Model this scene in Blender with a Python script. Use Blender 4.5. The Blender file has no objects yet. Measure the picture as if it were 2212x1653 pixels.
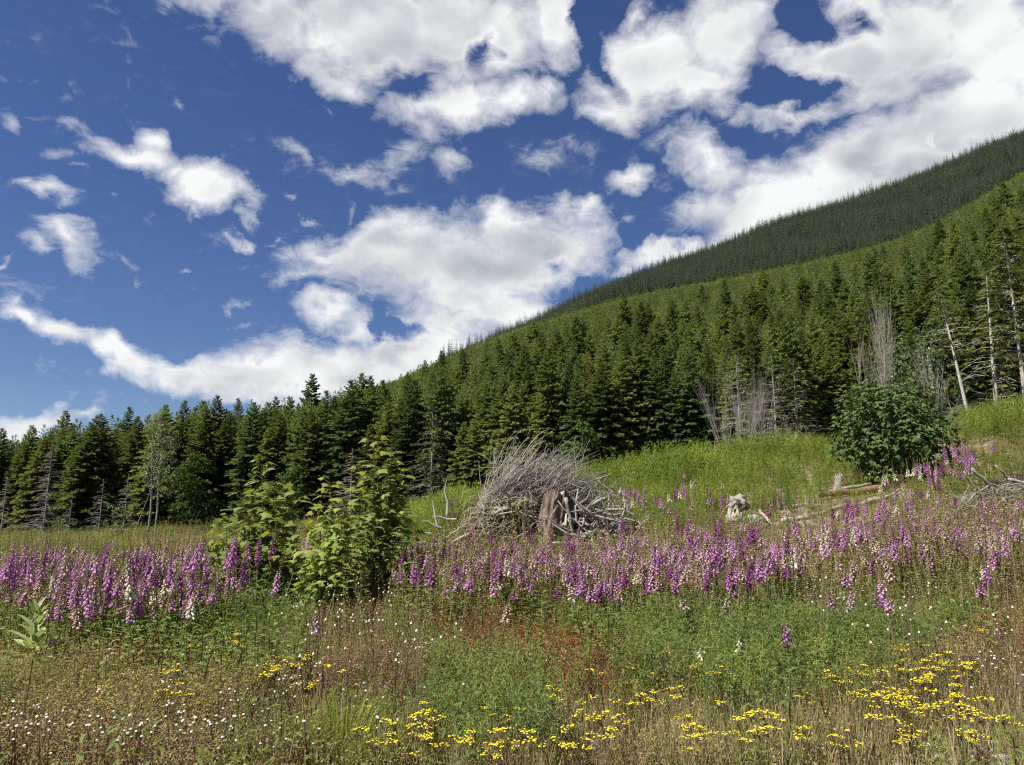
import bpy, math, random
import numpy as np
from mathutils import Vector, Matrix, Euler

rnd = random.Random(7)
rng = np.random.default_rng(11)
scene = bpy.context.scene
COL = scene.collection
R = math.radians

# ------------------------------------------------------------------ camera
EYE = 1.6
PITCH = R(10.7)
LENS = 26.2
cam_data = bpy.data.cameras.new('camera')
cam_data.lens = LENS
cam_data.sensor_width = 36.0
cam_data.clip_start = 0.05
cam_data.clip_end = 12000.0
cam = bpy.data.objects.new('camera', cam_data)
cam.location = (0, 0, EYE)
cam.rotation_euler = (math.pi / 2 + PITCH, 0, 0)
COL.objects.link(cam)
scene.camera = cam
FPX = LENS / 36.0 * 2212.0                       # focal length in pixels of a 2212 wide picture
SP, CP = math.sin(PITCH), math.cos(PITCH)


def ray(px, py):
    """direction of a picture point (2212 x 1653) as (X/Y, Z/Y)"""
    xc = (px - 1106.0) / FPX
    yc = (826.5 - py) / FPX
    y = CP - yc * SP
    return xc / y, (SP + yc * CP) / y


# ------------------------------------------------------------------ sun, sky, exposure
SUN_EL, SUN_AZ = R(55), R(-120)                  # azimuth measured from +Y towards +X
sun_dir = Vector((math.sin(SUN_AZ) * math.cos(SUN_EL), math.cos(SUN_AZ) * math.cos(SUN_EL), math.sin(SUN_EL)))
sd = bpy.data.lights.new('sun', 'SUN')
sd.energy = 5.0
sd.angle = R(0.53)
sd.color = (1.0, 0.955, 0.88)
sun = bpy.data.objects.new('sun', sd)
sun.rotation_euler = sun_dir.to_track_quat('Z', 'Y').to_euler()
sun.location = (-60, -10, 90)
COL.objects.link(sun)

scene.view_settings.view_transform = 'Standard'
scene.view_settings.look = 'None'
scene.view_settings.exposure = 1.25
scene.view_settings.gamma = 1.0
scene.view_settings.use_curve_mapping = False


class NT:
    """small helper for node trees"""
    def __init__(self, tree):
        self.t = tree

    def n(self, typ, **kw):
        nd = self.t.nodes.new(typ)
        for k, v in kw.items():
            setattr(nd, k, v)
        return nd

    def put(self, sock, v):
        if hasattr(v, 'is_linked') or isinstance(v, bpy.types.NodeSocket):
            self.t.links.new(v, sock)
        elif v is not None:
            sock.default_value = v

    def math(self, op, a, b=None, c=None, clamp=False):
        nd = self.n('ShaderNodeMath', operation=op, use_clamp=clamp)
        for i, v in enumerate((a, b, c)):
            if v is not None:
                self.put(nd.inputs[i], v)
        return nd.outputs[0]

    def vmath(self, op, a, b=None, out=0):
        nd = self.n('ShaderNodeVectorMath', operation=op)
        self.put(nd.inputs[0], a)
        if b is not None:
            if op == 'SCALE':
                self.put(nd.inputs['Scale'], b)
            else:
                self.put(nd.inputs[1], b)
        return nd.outputs[out]

    def noise(self, vec, scale, detail=4, rough=0.5, dist=0.0, lac=2.0, dim='3D', out='Fac'):
        nd = self.n('ShaderNodeTexNoise', noise_dimensions=dim)
        if vec is not None:
            self.put(nd.inputs['Vector'], vec)
        nd.inputs['Scale'].default_value = scale
        nd.inputs['Detail'].default_value = detail
        nd.inputs['Roughness'].default_value = rough
        nd.inputs['Lacunarity'].default_value = lac
        nd.inputs['Distortion'].default_value = dist
        return nd.outputs[out]

    def range(self, v, a, b, c=0.0, d=1.0, kind='SMOOTHSTEP'):
        nd = self.n('ShaderNodeMapRange', interpolation_type=kind)
        self.put(nd.inputs[0], v)
        nd.inputs[1].default_value = a
        nd.inputs[2].default_value = b
        nd.inputs[3].default_value = c
        nd.inputs[4].default_value = d
        return nd.outputs[0]

    def mix(self, f, a, b, blend='MIX'):
        nd = self.n('ShaderNodeMix', data_type='RGBA', blend_type=blend)
        self.put(nd.inputs[0], f)
        self.put(nd.inputs[6], a)
        self.put(nd.inputs[7], b)
        return nd.outputs[2]

    def sep(self, v):
        nd = self.n('ShaderNodeSeparateXYZ')
        self.put(nd.inputs[0], v)
        return nd.outputs

    def comb(self, x, y, z):
        nd = self.n('ShaderNodeCombineXYZ')
        for i, v in enumerate((x, y, z)):
            self.put(nd.inputs[i], v)
        return nd.outputs[0]


# clouds as soft ellipses in the sky: picture centre, radii, tilt, thickness; placed in world directions
CLOUDS = [
    (470, 5, 120, 55, 20, .75), (610, 60, 120, 110, 25, 1.1), (800, 60, 230, 120, 5, 1.5), (1000, 50, 210, 125, 0, 1.5),
    (1180, 40, 75, 110, 0, 1.2), (700, 150, 120, 60, 20, .9), (990, 215, 200, 80, -5, 1.1), (1120, 195, 110, 70, 10, 1.05),
    (900, 290, 75, 50, 60, .55), (1060, 255, 80, 45, 0, .6),
    (1390, 150, 170, 115, -20, 1.4), (1560, 85, 180, 110, -28, 1.3), (1330, 215, 110, 65, 0, 1.1), (1490, 195, 150, 85, 5, 1.15),
    (1358, 35, 38, 75, 8, .75), (1665, 60, 50, 130, 0, .55),
    (1800, 140, 200, 85, 5, 1.35), (1960, 90, 210, 120, -10, 1.35), (2150, 70, 170, 170, 0, 1.45), (1690, 250, 130, 38, -8, .85),
    (1900, 190, 170, 60, -10, 1.1), (2300, 150, 200, 200, 0, 1.4), (1850, 20, 160, 60, 0, .9),
    (1640, 430, 220, 85, -15, 1.35), (1850, 345, 230, 95, -22, 1.35), (2080, 260, 260, 110, -25, 1.45), (1540, 345, 160, 60, 25, .8),
    (1600, 500, 150, 50, -15, 1.3), (1800, 440, 260, 90, -18, 1.35), (2010, 360, 260, 95, -20, 1.35), (2250, 260, 200, 130, 0, 1.4),
    (1340, 380, 80, 38, -20, .95), (1190, 335, 110, 42, -15, .42), (1240, 300, 70, 30, 0, .42), (1450, 300, 60, 30, 0, .45),
    (1000, 570, 320, 130, -5, 1.5), (800, 555, 200, 80, -8, 1.25), (1180, 530, 165, 120, 0, 1.35), (1240, 445, 75, 32, 35, .8),
    (1010, 660, 210, 90, 15, 1.3), (690, 530, 100, 40, 0, .85), (630, 600, 90, 32, -10, .6), (1130, 480, 130, 60, -10, 1.1),
    (700, 680, 85, 52, 10, 1.05), (770, 730, 80, 50, 35, .9), (900, 770, 220, 70, 0, 1.3), (720, 800, 280, 75, 5, 1.4),
    (560, 815, 190, 55, 4, 1.3), (390, 790, 150, 50, 10, 1.2), (260, 755, 110, 48, 14, 1.15), (140, 720, 110, 42, 16, 1.1),
    (40, 685, 60, 26, 15, .85), (570, 750, 45, 50, 20, .55), (960, 720, 160, 70, 10, 1.2), (300, 800, 90, 25, 25, .6),
    (1450, 545, 130, 32, -12, 1.1), (1370, 585, 60, 25, -15, .7),
    (60, 905, 160, 42, -4, 1.15), (0, 935, 110, 50, 0, 1.2), (200, 892, 55, 20, 0, .7),
    (265, 335, 150, 46, 14, 1.0), (200, 295, 85, 35, 28, .7), (320, 300, 50, 48, 0, .95), (150, 250, 60, 26, 20, .42),
    (450, 395, 95, 62, 15, 1.25), (385, 375, 60, 38, 10, .85), (430, 440, 30, 30, 0, .55), (110, 325, 70, 25, 10, .5),
    (30, 262, 42, 25, 45, .48), (538, 470, 38, 22, 55, .65), (515, 410, 60, 38, 30, .75),
    (85, 430, 95, 30, 22, .9), (35, 405, 55, 22, 5, .75), (140, 462, 42, 24, 40, .6), (140, 370, 45, 14, 0, .4),
    (165, 545, 125, 40, 26, .95), (90, 560, 75, 28, 12, .7), (290, 582, 45, 14, 5, .45), (0, 590, 30, 12, 0, .45),
    (650, 350, 70, 36, 20, .62), (760, 370, 105, 42, 15, .62), (850, 350, 95, 50, 0, .55), (965, 372, 65, 32, 10, .66),
    (840, 415, 55, 30, 0, .42), (245, 450, 35, 16, 0, .42), (540, 520, 50, 14, 15, .52), (670, 465, 22, 15, 0, .5),
    (380, 215, 26, 12, 30, .48), (710, 232, 40, 14, 0, .34), (512, 705, 42, 16, 0, .42), (500, 655, 34, 15, 15, .42),
    (400, 566, 32, 14, 0, .36), (738, 462, 14, 34, 20, .38), (627, 425, 22, 16, 30, .42), (50, 785, 50, 12, 0, .4),
    (1350, 470, 40, 26, 0, .42), (610, 500, 60, 14, -20, .36),
]
HOLES = [
    (1035, 85, 26, 55, -12, .95), (1735, 55, 42, 80, 10, .8), (1700, 212, 120, 34, -5, .75), (1290, 130, 24, 120, -25, .5),
    (848, 725, 70, 22, 22, .8), (1170, 575, 40, 26, 20, .55), (1265, 640, 60, 40, 0, .4), (1840, 50, 50, 25, 0, .5),
    (880, 165, 110, 30, 25, .45), (1240, 20, 26, 90, 0, .8), (2030, 290, 18, 14, 40, .5),
]


def build_world():
    w = bpy.data.worlds.new('World')
    scene.world = w
    w.use_nodes = True
    t = w.node_tree
    t.nodes.clear()
    g = NT(t)
    geo = g.n('ShaderNodeTexCoord')
    d = g.vmath('NORMALIZE', geo.outputs['Generated'])
    x, y, z = g.sep(d)
    ys = g.math('MAXIMUM', y, 0.12)
    P0 = g.comb(g.math('DIVIDE', x, ys), g.math('DIVIDE', z, ys), 0.0)
    # ragged outlines: push the lookup about with noise at several sizes
    wa = g.noise(d, 7.0, 3, .55, out='Color')
    wb = g.noise(d, 26.0, 5, .62, out='Color')
    off = g.vmath('ADD', g.vmath('SCALE', g.vmath('SUBTRACT', wa, (.5, .5, .5)), .16),
                  g.vmath('SCALE', g.vmath('SUBTRACT', wb, (.5, .5, .5)), .05))
    P = g.vmath('MULTIPLY', g.vmath('ADD', P0, off), (1, 1, 0))

    def ell(px, py, rx, ry, tilt):
        c = ray(px, py)
        ta = R(tilt)
        ex = ray(px + rx * math.cos(ta), py + rx * math.sin(ta))
        ey = ray(px - ry * math.sin(ta), py + ry * math.cos(ta))
        ax = (ex[0] - c[0], ex[1] - c[1])
        by = (ey[0] - c[0], ey[1] - c[1])
        m = g.n('ShaderNodeMapping', vector_type='TEXTURE')
        g.put(m.inputs['Vector'], P)
        m.inputs['Location'].default_value = (c[0], c[1], 0)
        m.inputs['Rotation'].default_value = (0, 0, math.atan2(ax[1], ax[0]))
        m.inputs['Scale'].default_value = (math.hypot(*ax) * 1.18, math.hypot(*by) * 1.18, 1)
        gr = g.n('ShaderNodeTexGradient', gradient_type='SPHERICAL')
        g.put(gr.inputs[0], m.outputs[0])
        return gr.outputs['Fac']

    f = None
    for (px, py, rx, ry, ti, wgt) in CLOUDS:
        e = g.math('MULTIPLY', ell(px, py, rx, ry, ti), wgt)
        if f is None:
            f = e
        else:
            nd = g.n('ShaderNodeMath', operation='SMOOTH_MAX')
            g.put(nd.inputs[0], f)
            g.put(nd.inputs[1], e)
            nd.inputs[2].default_value = .14
            f = nd.outputs[0]
    f = g.math('SUBTRACT', f, .02)
    for (px, py, rx, ry, ti, wgt) in HOLES:
        f = g.math('SUBTRACT', f, g.math('MULTIPLY', ell(px, py, rx, ry, ti), wgt))
    # away from the part of the sky in view the broken cloud goes on
    gen = g.math('MULTIPLY', g.math('SUBTRACT', g.noise(d, 2.6, 3, .55), .47), 3.2)
    inside = g.math('MULTIPLY', g.range(y, .30, .50), g.range(g.math('ABSOLUTE', g.math('DIVIDE', x, ys)), .80, 1.05, 1, 0))
    inside = g.math('MULTIPLY', inside, g.range(g.math('DIVIDE', z, ys), .85, 1.05, 1, 0))
    f = g.math('ADD', g.math('MULTIPLY', f, inside), g.math('MULTIPLY', gen, g.math('SUBTRACT', 1.0, inside)))

    # billows
    stretch = g.vmath('MULTIPLY', d, (1, 1, 1.2))
    nb = g.noise(stretch, 9.0, 10, .64, .7)
    nf = g.noise(g.vmath('MULTIPLY', d, (1, 1, 1.9)), 30.0, 7, .62, 1.2)
    ns = g.noise(stretch, 9.0, 5, .46, .3)
    lit_at = g.vmath('ADD', stretch, tuple(Vector(sun_dir) * .020 + Vector((0, 0, .014))))
    ns2 = g.noise(lit_at, 9.0, 5, .46, .3)
    dens = g.math('ADD', g.math('SUBTRACT', g.math('MULTIPLY', f, 1.75), .34), g.math('ADD', g.math('MULTIPLY', g.math('SUBTRACT', nb, .5), 1.62), g.math('MULTIPLY', g.math('SUBTRACT', nf, .5), .85)))
    alpha = g.math('POWER', g.range(dens, .0, 1.12, kind='LINEAR'), 1.0)
    veil = g.math('MULTIPLY', g.range(g.math('ADD', f, g.math('MULTIPLY', g.math('SUBTRACT', nf, .5), 1.1)), .10, .60), g.range(f, .03, .30, 0, .40))
    alpha = g.math('MAXIMUM', alpha, veil)
    relief = g.math('SUBTRACT', ns, ns2)
    thick = g.range(g.math('ADD', f, g.math('MULTIPLY', g.math('SUBTRACT', ns, .5), 1.1)), .35, 1.25)
    big = g.noise(d, 4.2, 3, .45)
    lum = g.math('SUBTRACT', 1.0, g.math('MULTIPLY', thick, g.range(big, .40, .66, .05, .40)))
    lum = g.math('ADD', lum, g.math('MULTIPLY', relief, 1.1))
    lum = g.math('MINIMUM', g.math('MAXIMUM', lum, .46), 1.0)
    ccol = g.mix(g.range(lum, .50, .92), (.89, .95, 1.04, 1), (.985, .995, 1.0, 1))
    ccol = g.mix(1.0, ccol, g.comb(lum, lum, lum), 'MULTIPLY')

    sky = g.n('ShaderNodeTexSky', sky_type='NISHITA')
    sky.sun_disc = False
    sky.sun_elevation = SUN_EL
    sky.sun_rotation = SUN_AZ
    sky.altitude = 300
    sky.air_density = 1.0
    sky.dust_density = 0.0
    sky.ozone_density = 4.0
    hs = g.n('ShaderNodeHueSaturation')
    hs.inputs['Hue'].default_value = .514
    hs.inputs['Saturation'].default_value = 1.14
    hs.inputs['Value'].default_value = .76
    g.put(hs.inputs['Color'], sky.outputs[0])
    bg = g.n('ShaderNodeBackground')
    g.put(bg.inputs[0], hs.outputs[0])
    bg.inputs[1].default_value = 0.05
    bc = g.n('ShaderNodeBackground')
    g.put(bc.inputs[0], ccol)
    bc.inputs[1].default_value = 0.405
    mx = g.n('ShaderNodeMixShader')
    g.put(mx.inputs[0], alpha)
    g.put(mx.inputs[1], bg.outputs[0])
    g.put(mx.inputs[2], bc.outputs[0])
    out = g.n('ShaderNodeOutputWorld')
    g.put(out.inputs[0], mx.outputs[0])
    w.cycles.sampling_method = 'MANUAL'
    w.cycles.sample_map_resolution = 512


build_world()

scene.cycles.max_bounces = 5
scene.cycles.diffuse_bounces = 3
scene.cycles.glossy_bounces = 1
scene.cycles.transmission_bounces = 3
scene.cycles.transparent_max_bounces = 4
scene.cycles.use_denoising = False
scene.cycles.sample_clamp_indirect = 3.0
scene.cycles.sample_clamp_direct = 12.0
scene.cycles.filter_width = 1.2
scene.cycles.caustics_reflective = False
scene.cycles.caustics_refractive = False


# ------------------------------------------------------------------ tagging helpers
def tag(o, label=None, cat=None, group=None, kind=None):
    if label:
        o['label'] = label
    if cat:
        o['category'] = cat
    if group:
        o['group'] = group
    if kind:
        o['kind'] = kind
    return o


def empty(name, loc, rz=0.0, s=1.0, tilt=(0, 0)):
    o = bpy.data.objects.new(name, None)
    o.empty_display_size = .1
    o.location = loc
    o.rotation_euler = (tilt[0], tilt[1], rz)
    o.scale = (s, s, s)
    COL.objects.link(o)
    return o


def link(name, mesh, parent=None, loc=None, rot=None, s=None):
    o = bpy.data.objects.new(name, mesh)
    if loc is not None:
        o.location = loc
    if rot is not None:
        o.rotation_euler = rot
    if s is not None:
        o.scale = (s, s, s)
    if parent is not None:
        o.parent = parent
    COL.objects.link(o)
    return o


class MB:
    """collects faces of one mesh"""
    def __init__(self):
        self.v, self.f, self.m = [], [], []

    def kite(self, p, d, n, L, w, mat=0, fold=.0, mid=.45):
        d = Vector(d).normalized()
        s = d.cross(n)
        if s.length < 1e-4:
            s = d.orthogonal()
        s.normalize()
        up = s.cross(d)
        b = len(self.v)
        q = p + d * (L * mid)
        self.v += [p, q + s * (w * .5) + up * (fold * w), p + d * L, q - s * (w * .5) + up * (fold * w)]
        if fold:
            self.f += [(b, b + 1, b + 2), (b, b + 2, b + 3)]
            self.m += [mat, mat]
        else:
            self.f.append((b, b + 1, b + 2, b + 3))
            self.m.append(mat)

    def blade(self, p, d, bend, L, w, mat=0, seg=3):
        """grass blade or thin leaf that arches over"""
        d = Vector(d).normalized()
        s = d.cross(bend)
        if s.length < 1e-4:
            s = d.orthogonal()
        s.normalize()
        b = len(self.v)
        p = Vector(p)
        for i in range(seg):
            t = i / seg
            ww = w * (1 - t * .6) * .5
            self.v += [p + s * ww, p - s * ww]
            d2 = (d + bend * ((i + .5) / seg)).normalized()
            p = p + d2 * (L / seg)
        self.v.append(p)
        for i in range(seg - 1):
            k = b + 2 * i
            self.f.append((k, k + 1, k + 3, k + 2))
            self.m.append(mat)
        k = b + 2 * (seg - 1)
        self.f.append((k, k + 1, b + 2 * seg))
        self.m.append(mat)

    def lance(self, p, d, n, L, w, bend=.3, mat=0, seg=4, fold=.12):
        """broad lance-shaped leaf with a midrib fold"""
        d = Vector(d).normalized()
        n = Vector(n)
        s = d.cross(n)
        if s.length < 1e-4:
            s = d.orthogonal()
        s.normalize()
        up = s.cross(d)
        b = len(self.v)
        p = Vector(p)
        self.v.append(p.copy())
        for i in range(1, seg):
            t = i / seg
            d2 = (d - up * (bend * t)).normalized()
            p = p + d2 * (L / seg)
            ww = w * .5 * math.sin(math.pi * (t ** .8)) ** .8
            self.v += [p + s * ww + up * (fold * w), p.copy(), p - s * ww + up * (fold * w)]
        self.v.append(p + (d - up * bend).normalized() * (L / seg))
        self.f += [(b, b + 1, b + 2), (b, b + 2, b + 3)]
        for i in range(seg - 2):
            k = b + 1 + 3 * i
            self.f += [(k, k + 3, k + 4, k + 1), (k + 1, k + 4, k + 5, k + 2)]
        k = b + 1 + 3 * (seg - 2)
        e = k + 3
        self.f += [(k, e, k + 1), (k + 1, e, k + 2)]
        self.m += [mat] * (4 + 2 * (seg - 2))

    def tube(self, pts, rad, sides=5, mat=0, cap=False, wob=0.0):
        b = len(self.v)
        pts = [Vector(p) for p in pts]
        prev = None
        n = len(pts)
        for i, p in enumerate(pts):
            d = (pts[min(i + 1, n - 1)] - pts[max(i - 1, 0)])
            if d.length < 1e-6:
                d = Vector((0, 0, 1))
            d.normalize()
            if prev is None:
                u = d.orthogonal().normalized()
            else:
                u = (prev - d * prev.dot(d))
                u = u.normalized() if u.length > 1e-5 else d.orthogonal().normalized()
            prev = u
            w = d.cross(u)
            for k in range(sides):
                an = 2 * math.pi * k / sides
                r = rad[i] * (1 + (rnd.uniform(-wob, wob) if wob else 0))
                self.v.append(p + u * (r * math.cos(an)) + w * (r * math.sin(an)))
        for i in range(n - 1):
            for k in range(sides):
                a0 = b + i * sides + k
                a1 = b + i * sides + (k + 1) % sides
                self.f.append((a0, a1, a1 + sides, a0 + sides))
                self.m.append(mat)
        if cap:
            self.f.append(tuple(b + k for k in range(sides))[::-1])
            self.f.append(tuple(b + (n - 1) * sides + k for k in range(sides)))
            self.m += [mat, mat]

    def mesh(self, name, mats, smooth=False):
        me = bpy.data.meshes.new(name)
        me.from_pydata([tuple(v) for v in self.v], [], self.f)
        for m in mats:
            me.materials.append(m)
        if len(mats) > 1:
            me.polygons.foreach_set('material_index', np.array(self.m, dtype=np.int32))
        if smooth:
            me.polygons.foreach_set('use_smooth', np.ones(len(self.f), dtype=bool))
        me.update()
        return me


# ------------------------------------------------------------------ materials
def leaf_mat(name, col, col2=None, trans=.32, tcol=None, vary=.35, gloss=0.0, nscale=3.0, patch=None, wn=.5):
    """leaf colour that varies from plant to plant and over each plant; part of the light goes through"""
    m = bpy.data.materials.new(name)
    m.use_nodes = True
    t = m.node_tree
    t.nodes.clear()
    g = NT(t)
    oi = g.n('ShaderNodeObjectInfo')
    geo = g.n('ShaderNodeNewGeometry')
    nz = g.noise(geo.outputs['Position'], nscale, 2, .6)
    f = g.math('ADD', g.math('MULTIPLY', oi.outputs['Random'], 1 - wn), g.math('MULTIPLY', g.range(nz, .3, .7), wn))
    c2 = col2 or tuple(c * .72 for c in col)
    base = g.mix(f, (*col, 1), (*c2, 1))
    hs = g.n('ShaderNodeHueSaturation')
    g.put(hs.inputs['Color'], base)
    r2 = g.math('FRACT', g.math('MULTIPLY', oi.outputs['Random'], 7.31))
    g.put(hs.inputs['Value'], g.math('ADD', 1 - vary * .5, g.math('MULTIPLY', r2, vary)))
    d = g.n('ShaderNodeBsdfDiffuse')
    g.put(d.inputs[0], hs.outputs[0])
    tr = g.n('ShaderNodeBsdfTranslucent')
    tint = tcol or (1.25, 1.2, .55)
    g.put(tr.inputs[0], g.mix(1.0, hs.outputs[0], (*tint, 1), 'MULTIPLY'))
    mx = g.n('ShaderNodeMixShader')
    mx.inputs[0].default_value = trans
    g.put(mx.inputs[1], d.outputs[0])
    g.put(mx.inputs[2], tr.outputs[0])
    last = mx.outputs[0]
    if gloss:
        gl = g.n('ShaderNodeBsdfGlossy')
        gl.inputs['Roughness'].default_value = .55
        gl.inputs['Color'].default_value = (1, 1, 1, 1)
        fr = g.n('ShaderNodeFresnel')
        fr.inputs[0].default_value = 1.42
        m2 = g.n('ShaderNodeMixShader')
        g.put(m2.inputs[0], g.math('MULTIPLY', fr.outputs[0], gloss))
        g.put(m2.inputs[1], last)
        g.put(m2.inputs[2], gl.outputs[0])
        last = m2.outputs[0]
    o = g.n('ShaderNodeOutputMaterial')
    g.put(o.inputs[0], last)
    return m


def wood_mat(name, col, dark, scale=(14, 14, 1.6), rough=.9, streak=.55, bump=.4, coords='Object', lichen=None):
    m = bpy.data.materials.new(name)
    m.use_nodes = True
    t = m.node_tree
    t.nodes.clear()
    g = NT(t)
    tc = g.n('ShaderNodeTexCoord')
    oi = g.n('ShaderNodeObjectInfo')
    co = g.vmath('MULTIPLY', tc.outputs[coords], scale)
    co = g.vmath('ADD', co, g.vmath('SCALE', (1.7, 3.1, 5.3), oi.outputs['Random']))
    a = g.noise(co, 1.0, 6, .62, .4)
    b = g.noise(tc.outputs[coords], 2.3, 4, .6)
    f = g.math('ADD', g.math('MULTIPLY', g.range(a, .36, .66), streak), g.math('MULTIPLY', g.range(b, .4, .7), 1 - streak))
    c = g.mix(f, (*col, 1), (*dark, 1))
    if lichen:
        c = g.mix(g.range(g.noise(tc.outputs[coords], 5.0, 5, .7), .52, .62), c, (*lichen, 1))
    bs = g.n('ShaderNodeBsdfPrincipled')
    g.put(bs.inputs['Base Color'], c)
    bs.inputs['Roughness'].default_value = rough
    bs.inputs['Specular IOR Level'].default_value = .2
    bp = g.n('ShaderNodeBump')
    bp.inputs['Strength'].default_value = bump
    bp.inputs['Distance'].default_value = .02
    g.put(bp.inputs['Height'], a)
    g.put(bs.inputs['Normal'], bp.outputs[0])
    o = g.n('ShaderNodeOutputMaterial')
    g.put(o.inputs[0], bs.outputs[0])
    return m


# ------------------------------------------------------------------ terrain
def pchip(x, y, xi):
    x = np.asarray(x, float)
    y = np.asarray(y, float)
    h = np.diff(x)
    dl = np.diff(y) / h
    m = np.zeros_like(y)
    for k in range(1, len(x) - 1):
        if dl[k - 1] * dl[k] > 0:
            w1, w2 = 2 * h[k] + h[k - 1], h[k] + 2 * h[k - 1]
            m[k] = (w1 + w2) / (w1 / dl[k - 1] + w2 / dl[k])
    m[0], m[-1] = dl[0], dl[-1]
    xi = np.clip(xi, x[0], x[-1])
    k = np.clip(np.searchsorted(x, xi) - 1, 0, len(x) - 2)
    t = (xi - x[k]) / h[k]
    return ((2 * t ** 3 - 3 * t ** 2 + 1) * y[k] + (t ** 3 - 2 * t ** 2 + t) * h[k] * m[k]
            + (-2 * t ** 3 + 3 * t ** 2) * y[k + 1] + (t ** 3 - t ** 2) * h[k] * m[k + 1])


PXC = np.array([-3000, -700, 0, 400, 800, 1106, 1400, 1700, 1950, 2212, 2900, 5200])
ACOL = (PXC - 1106) / (FPX * 1.0177)
NEAR = {   # ground height above the camera's feet, by forward distance (metres)
    3:   [0, 0, 0, 0, 0, 0, 0, 0, .05, .1, .3, .6],
    5.4: [0, 0, 0, 0, 0, 0, 0, .03, .08, .15, .4, .8],
    9:   [0, 0, 0, .02, .1, .13, .13, .16, .25, .42, .8, 1.5],
    14:  [-.1, -.05, 0, .05, .28, .40, .42, .50, .74, 1.1, 1.7, 2.6],
    20:  [-.2, -.1, 0, .08, .50, .95, 1.2, 1.5, 1.8, 2.25, 3.1, 4.5],
    28:  [-.2, -.1, .05, .15, .75, 1.55, 2.3, 2.85, 3.1, 4.0, 5.5, 7.5],
    40:  [-.2, 0, .15, .3, 1.2, 2.4, 3.9, 4.95, 5.6, 7.0, 9.5, 13],
    60:  [0, .1, .3, .6, 1.8, 3.6, 4.9, 6.0, 7.7, 10.2, 14, 20],
    85:  [0, .2, .45, 1.0, 2.6, 5.6, 8.2, 10.5, 13, 15.5, 21, 30],
}
MIDCREST = [(-200, 1095), (0, 1070), (300, 1010), (560, 930), (830, 835), (900, 803), (1000, 760), (1100, 720), (1180, 694), (1350, 645),
            (1500, 617), (1650, 590), (1850, 545), (2000, 494), (2212, 375)]
RIDGE = [(-200, 1110), (0, 1090), (500, 985), (830, 850), (1000, 772), (1080, 726), (1140, 702), (1300, 623), (1500, 548), (1700, 471),
         (1900, 409), (2050, 349), (2212, 285)]


def line_as(pts):
    q = np.array([ray(*p) for p in pts])
    a, s = q[:, 0], q[:, 1]
    a2 = np.concatenate([[-2.2], a, [1.0, 1.6, 2.6]])
    k = (s[-1] - s[-4]) / (a[-1] - a[-4])
    s2 = np.concatenate([[.0], s, [s[-1] + k * (1.0 - a[-1]), s[-1] + k * .45 + .05, s[-1] + k * .5 + .1]])
    return a2, s2


MA, MS = line_as(MIDCREST)
RA, RS = line_as(RIDGE)
AG = np.linspace(ACOL[0], ACOL[-1], 420)
YROWS = [3, 5.4, 9, 14, 20, 28, 40, 60, 85, 150, 300, 500, 720, 900, 1050, 1400, 1700, 1900, 2100, 3500]
mids = pchip(MA, MS, AG) - 11.0 / 900
rids = pchip(RA, RS, AG) - 22.0 / 1900
cols = []
for Y in YROWS:
    if Y <= 85:
        z = pchip(ACOL, NEAR[Y], AG)
    else:
        s85 = (pchip(ACOL, NEAR[85], AG) - EYE) / 85
        up = np.maximum(mids, s85 * .6)
        if Y <= 900:
            fl, fr_ = {150: (.80, .48), 300: (.93, .80), 500: (.97, .925), 720: (.99, .975), 900: (1.0, 1.0)}[Y]
            fr = fr_ + (fl - fr_) * np.clip((-.12 - AG) / .2, 0, 1)
            z = EYE + Y * np.minimum(s85 + (up - s85) * fr, np.maximum(up + .006 - {150: 13.5, 300: 17.0, 500: 18.0, 720: 13.0, 900: 5.0}[Y] / Y, s85 + (up - s85) * fr * .5))
        else:
            hi = np.maximum(rids, up * .985)
            fr = {1050: -.06, 1400: .48, 1700: .88, 1900: 1.0, 2100: .93, 3500: .55}[Y]
            z = EYE + Y * (up + (hi - up) * fr)
            if Y == 3500:
                z = EYE + 1900 * hi * .8
    cols.append(z)
cols = np.array(cols)
TL = np.log(np.array(YROWS, float))
TG = np.linspace(TL[0], TL[-1], 700)
ZG = np.stack([pchip(TL, cols[:, j], TG) for j in range(len(AG))])       # [a, t]


def lump(x, y, seed=0):
    q = np.random.default_rng(seed)
    v = np.zeros_like(x)
    for _ in range(14):
        fx, fy = q.normal(0, 1, 2)
        v += np.sin(x * fx + y * fy + q.uniform(0, 6.28))
    return v / math.sqrt(14)


def hgt(x, y):
    x = np.asarray(x, float)
    y = np.asarray(y, float)
    ye = np.maximum(y, 3.0)
    a = np.clip(x / ye, AG[0], AG[-1])
    t = np.log(np.clip(ye, 3.0, 3500))
    fa = (a - AG[0]) / (AG[1] - AG[0])
    ft = (t - TG[0]) / (TG[1] - TG[0])
    ia = np.clip(fa.astype(int), 0, len(AG) - 2)
    it = np.clip(ft.astype(int), 0, len(TG) - 2)
    fa, ft = fa - ia, ft - it
    z = (ZG[ia, it] * (1 - fa) * (1 - ft) + ZG[ia + 1, it] * fa * (1 - ft) + ZG[ia, it + 1] * (1 - fa) * ft + ZG[ia + 1, it + 1] * fa * ft)
    z = z + .035 * lump(x * 1.1, y * 1.1, 3) * np.clip((y - 1) / 6, 0, 1) + .12 * lump(x * .28, y * .28, 4) * np.clip((y - 12) / 25, 0, 1)
    far = np.clip((y - 150) / 300, 0, 1) * np.clip((1000 - y) / 250, 0, 1)
    z = z + far * 3.6 * lump(x * .02, y * .02, 5)
    far2 = np.clip((y - 1000) / 300, 0, 1) * np.clip((2000 - y) / 400, 0, 1)
    z = z + far2 * 9 * lump(x * .009, y * .009, 6)
    return z


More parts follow.
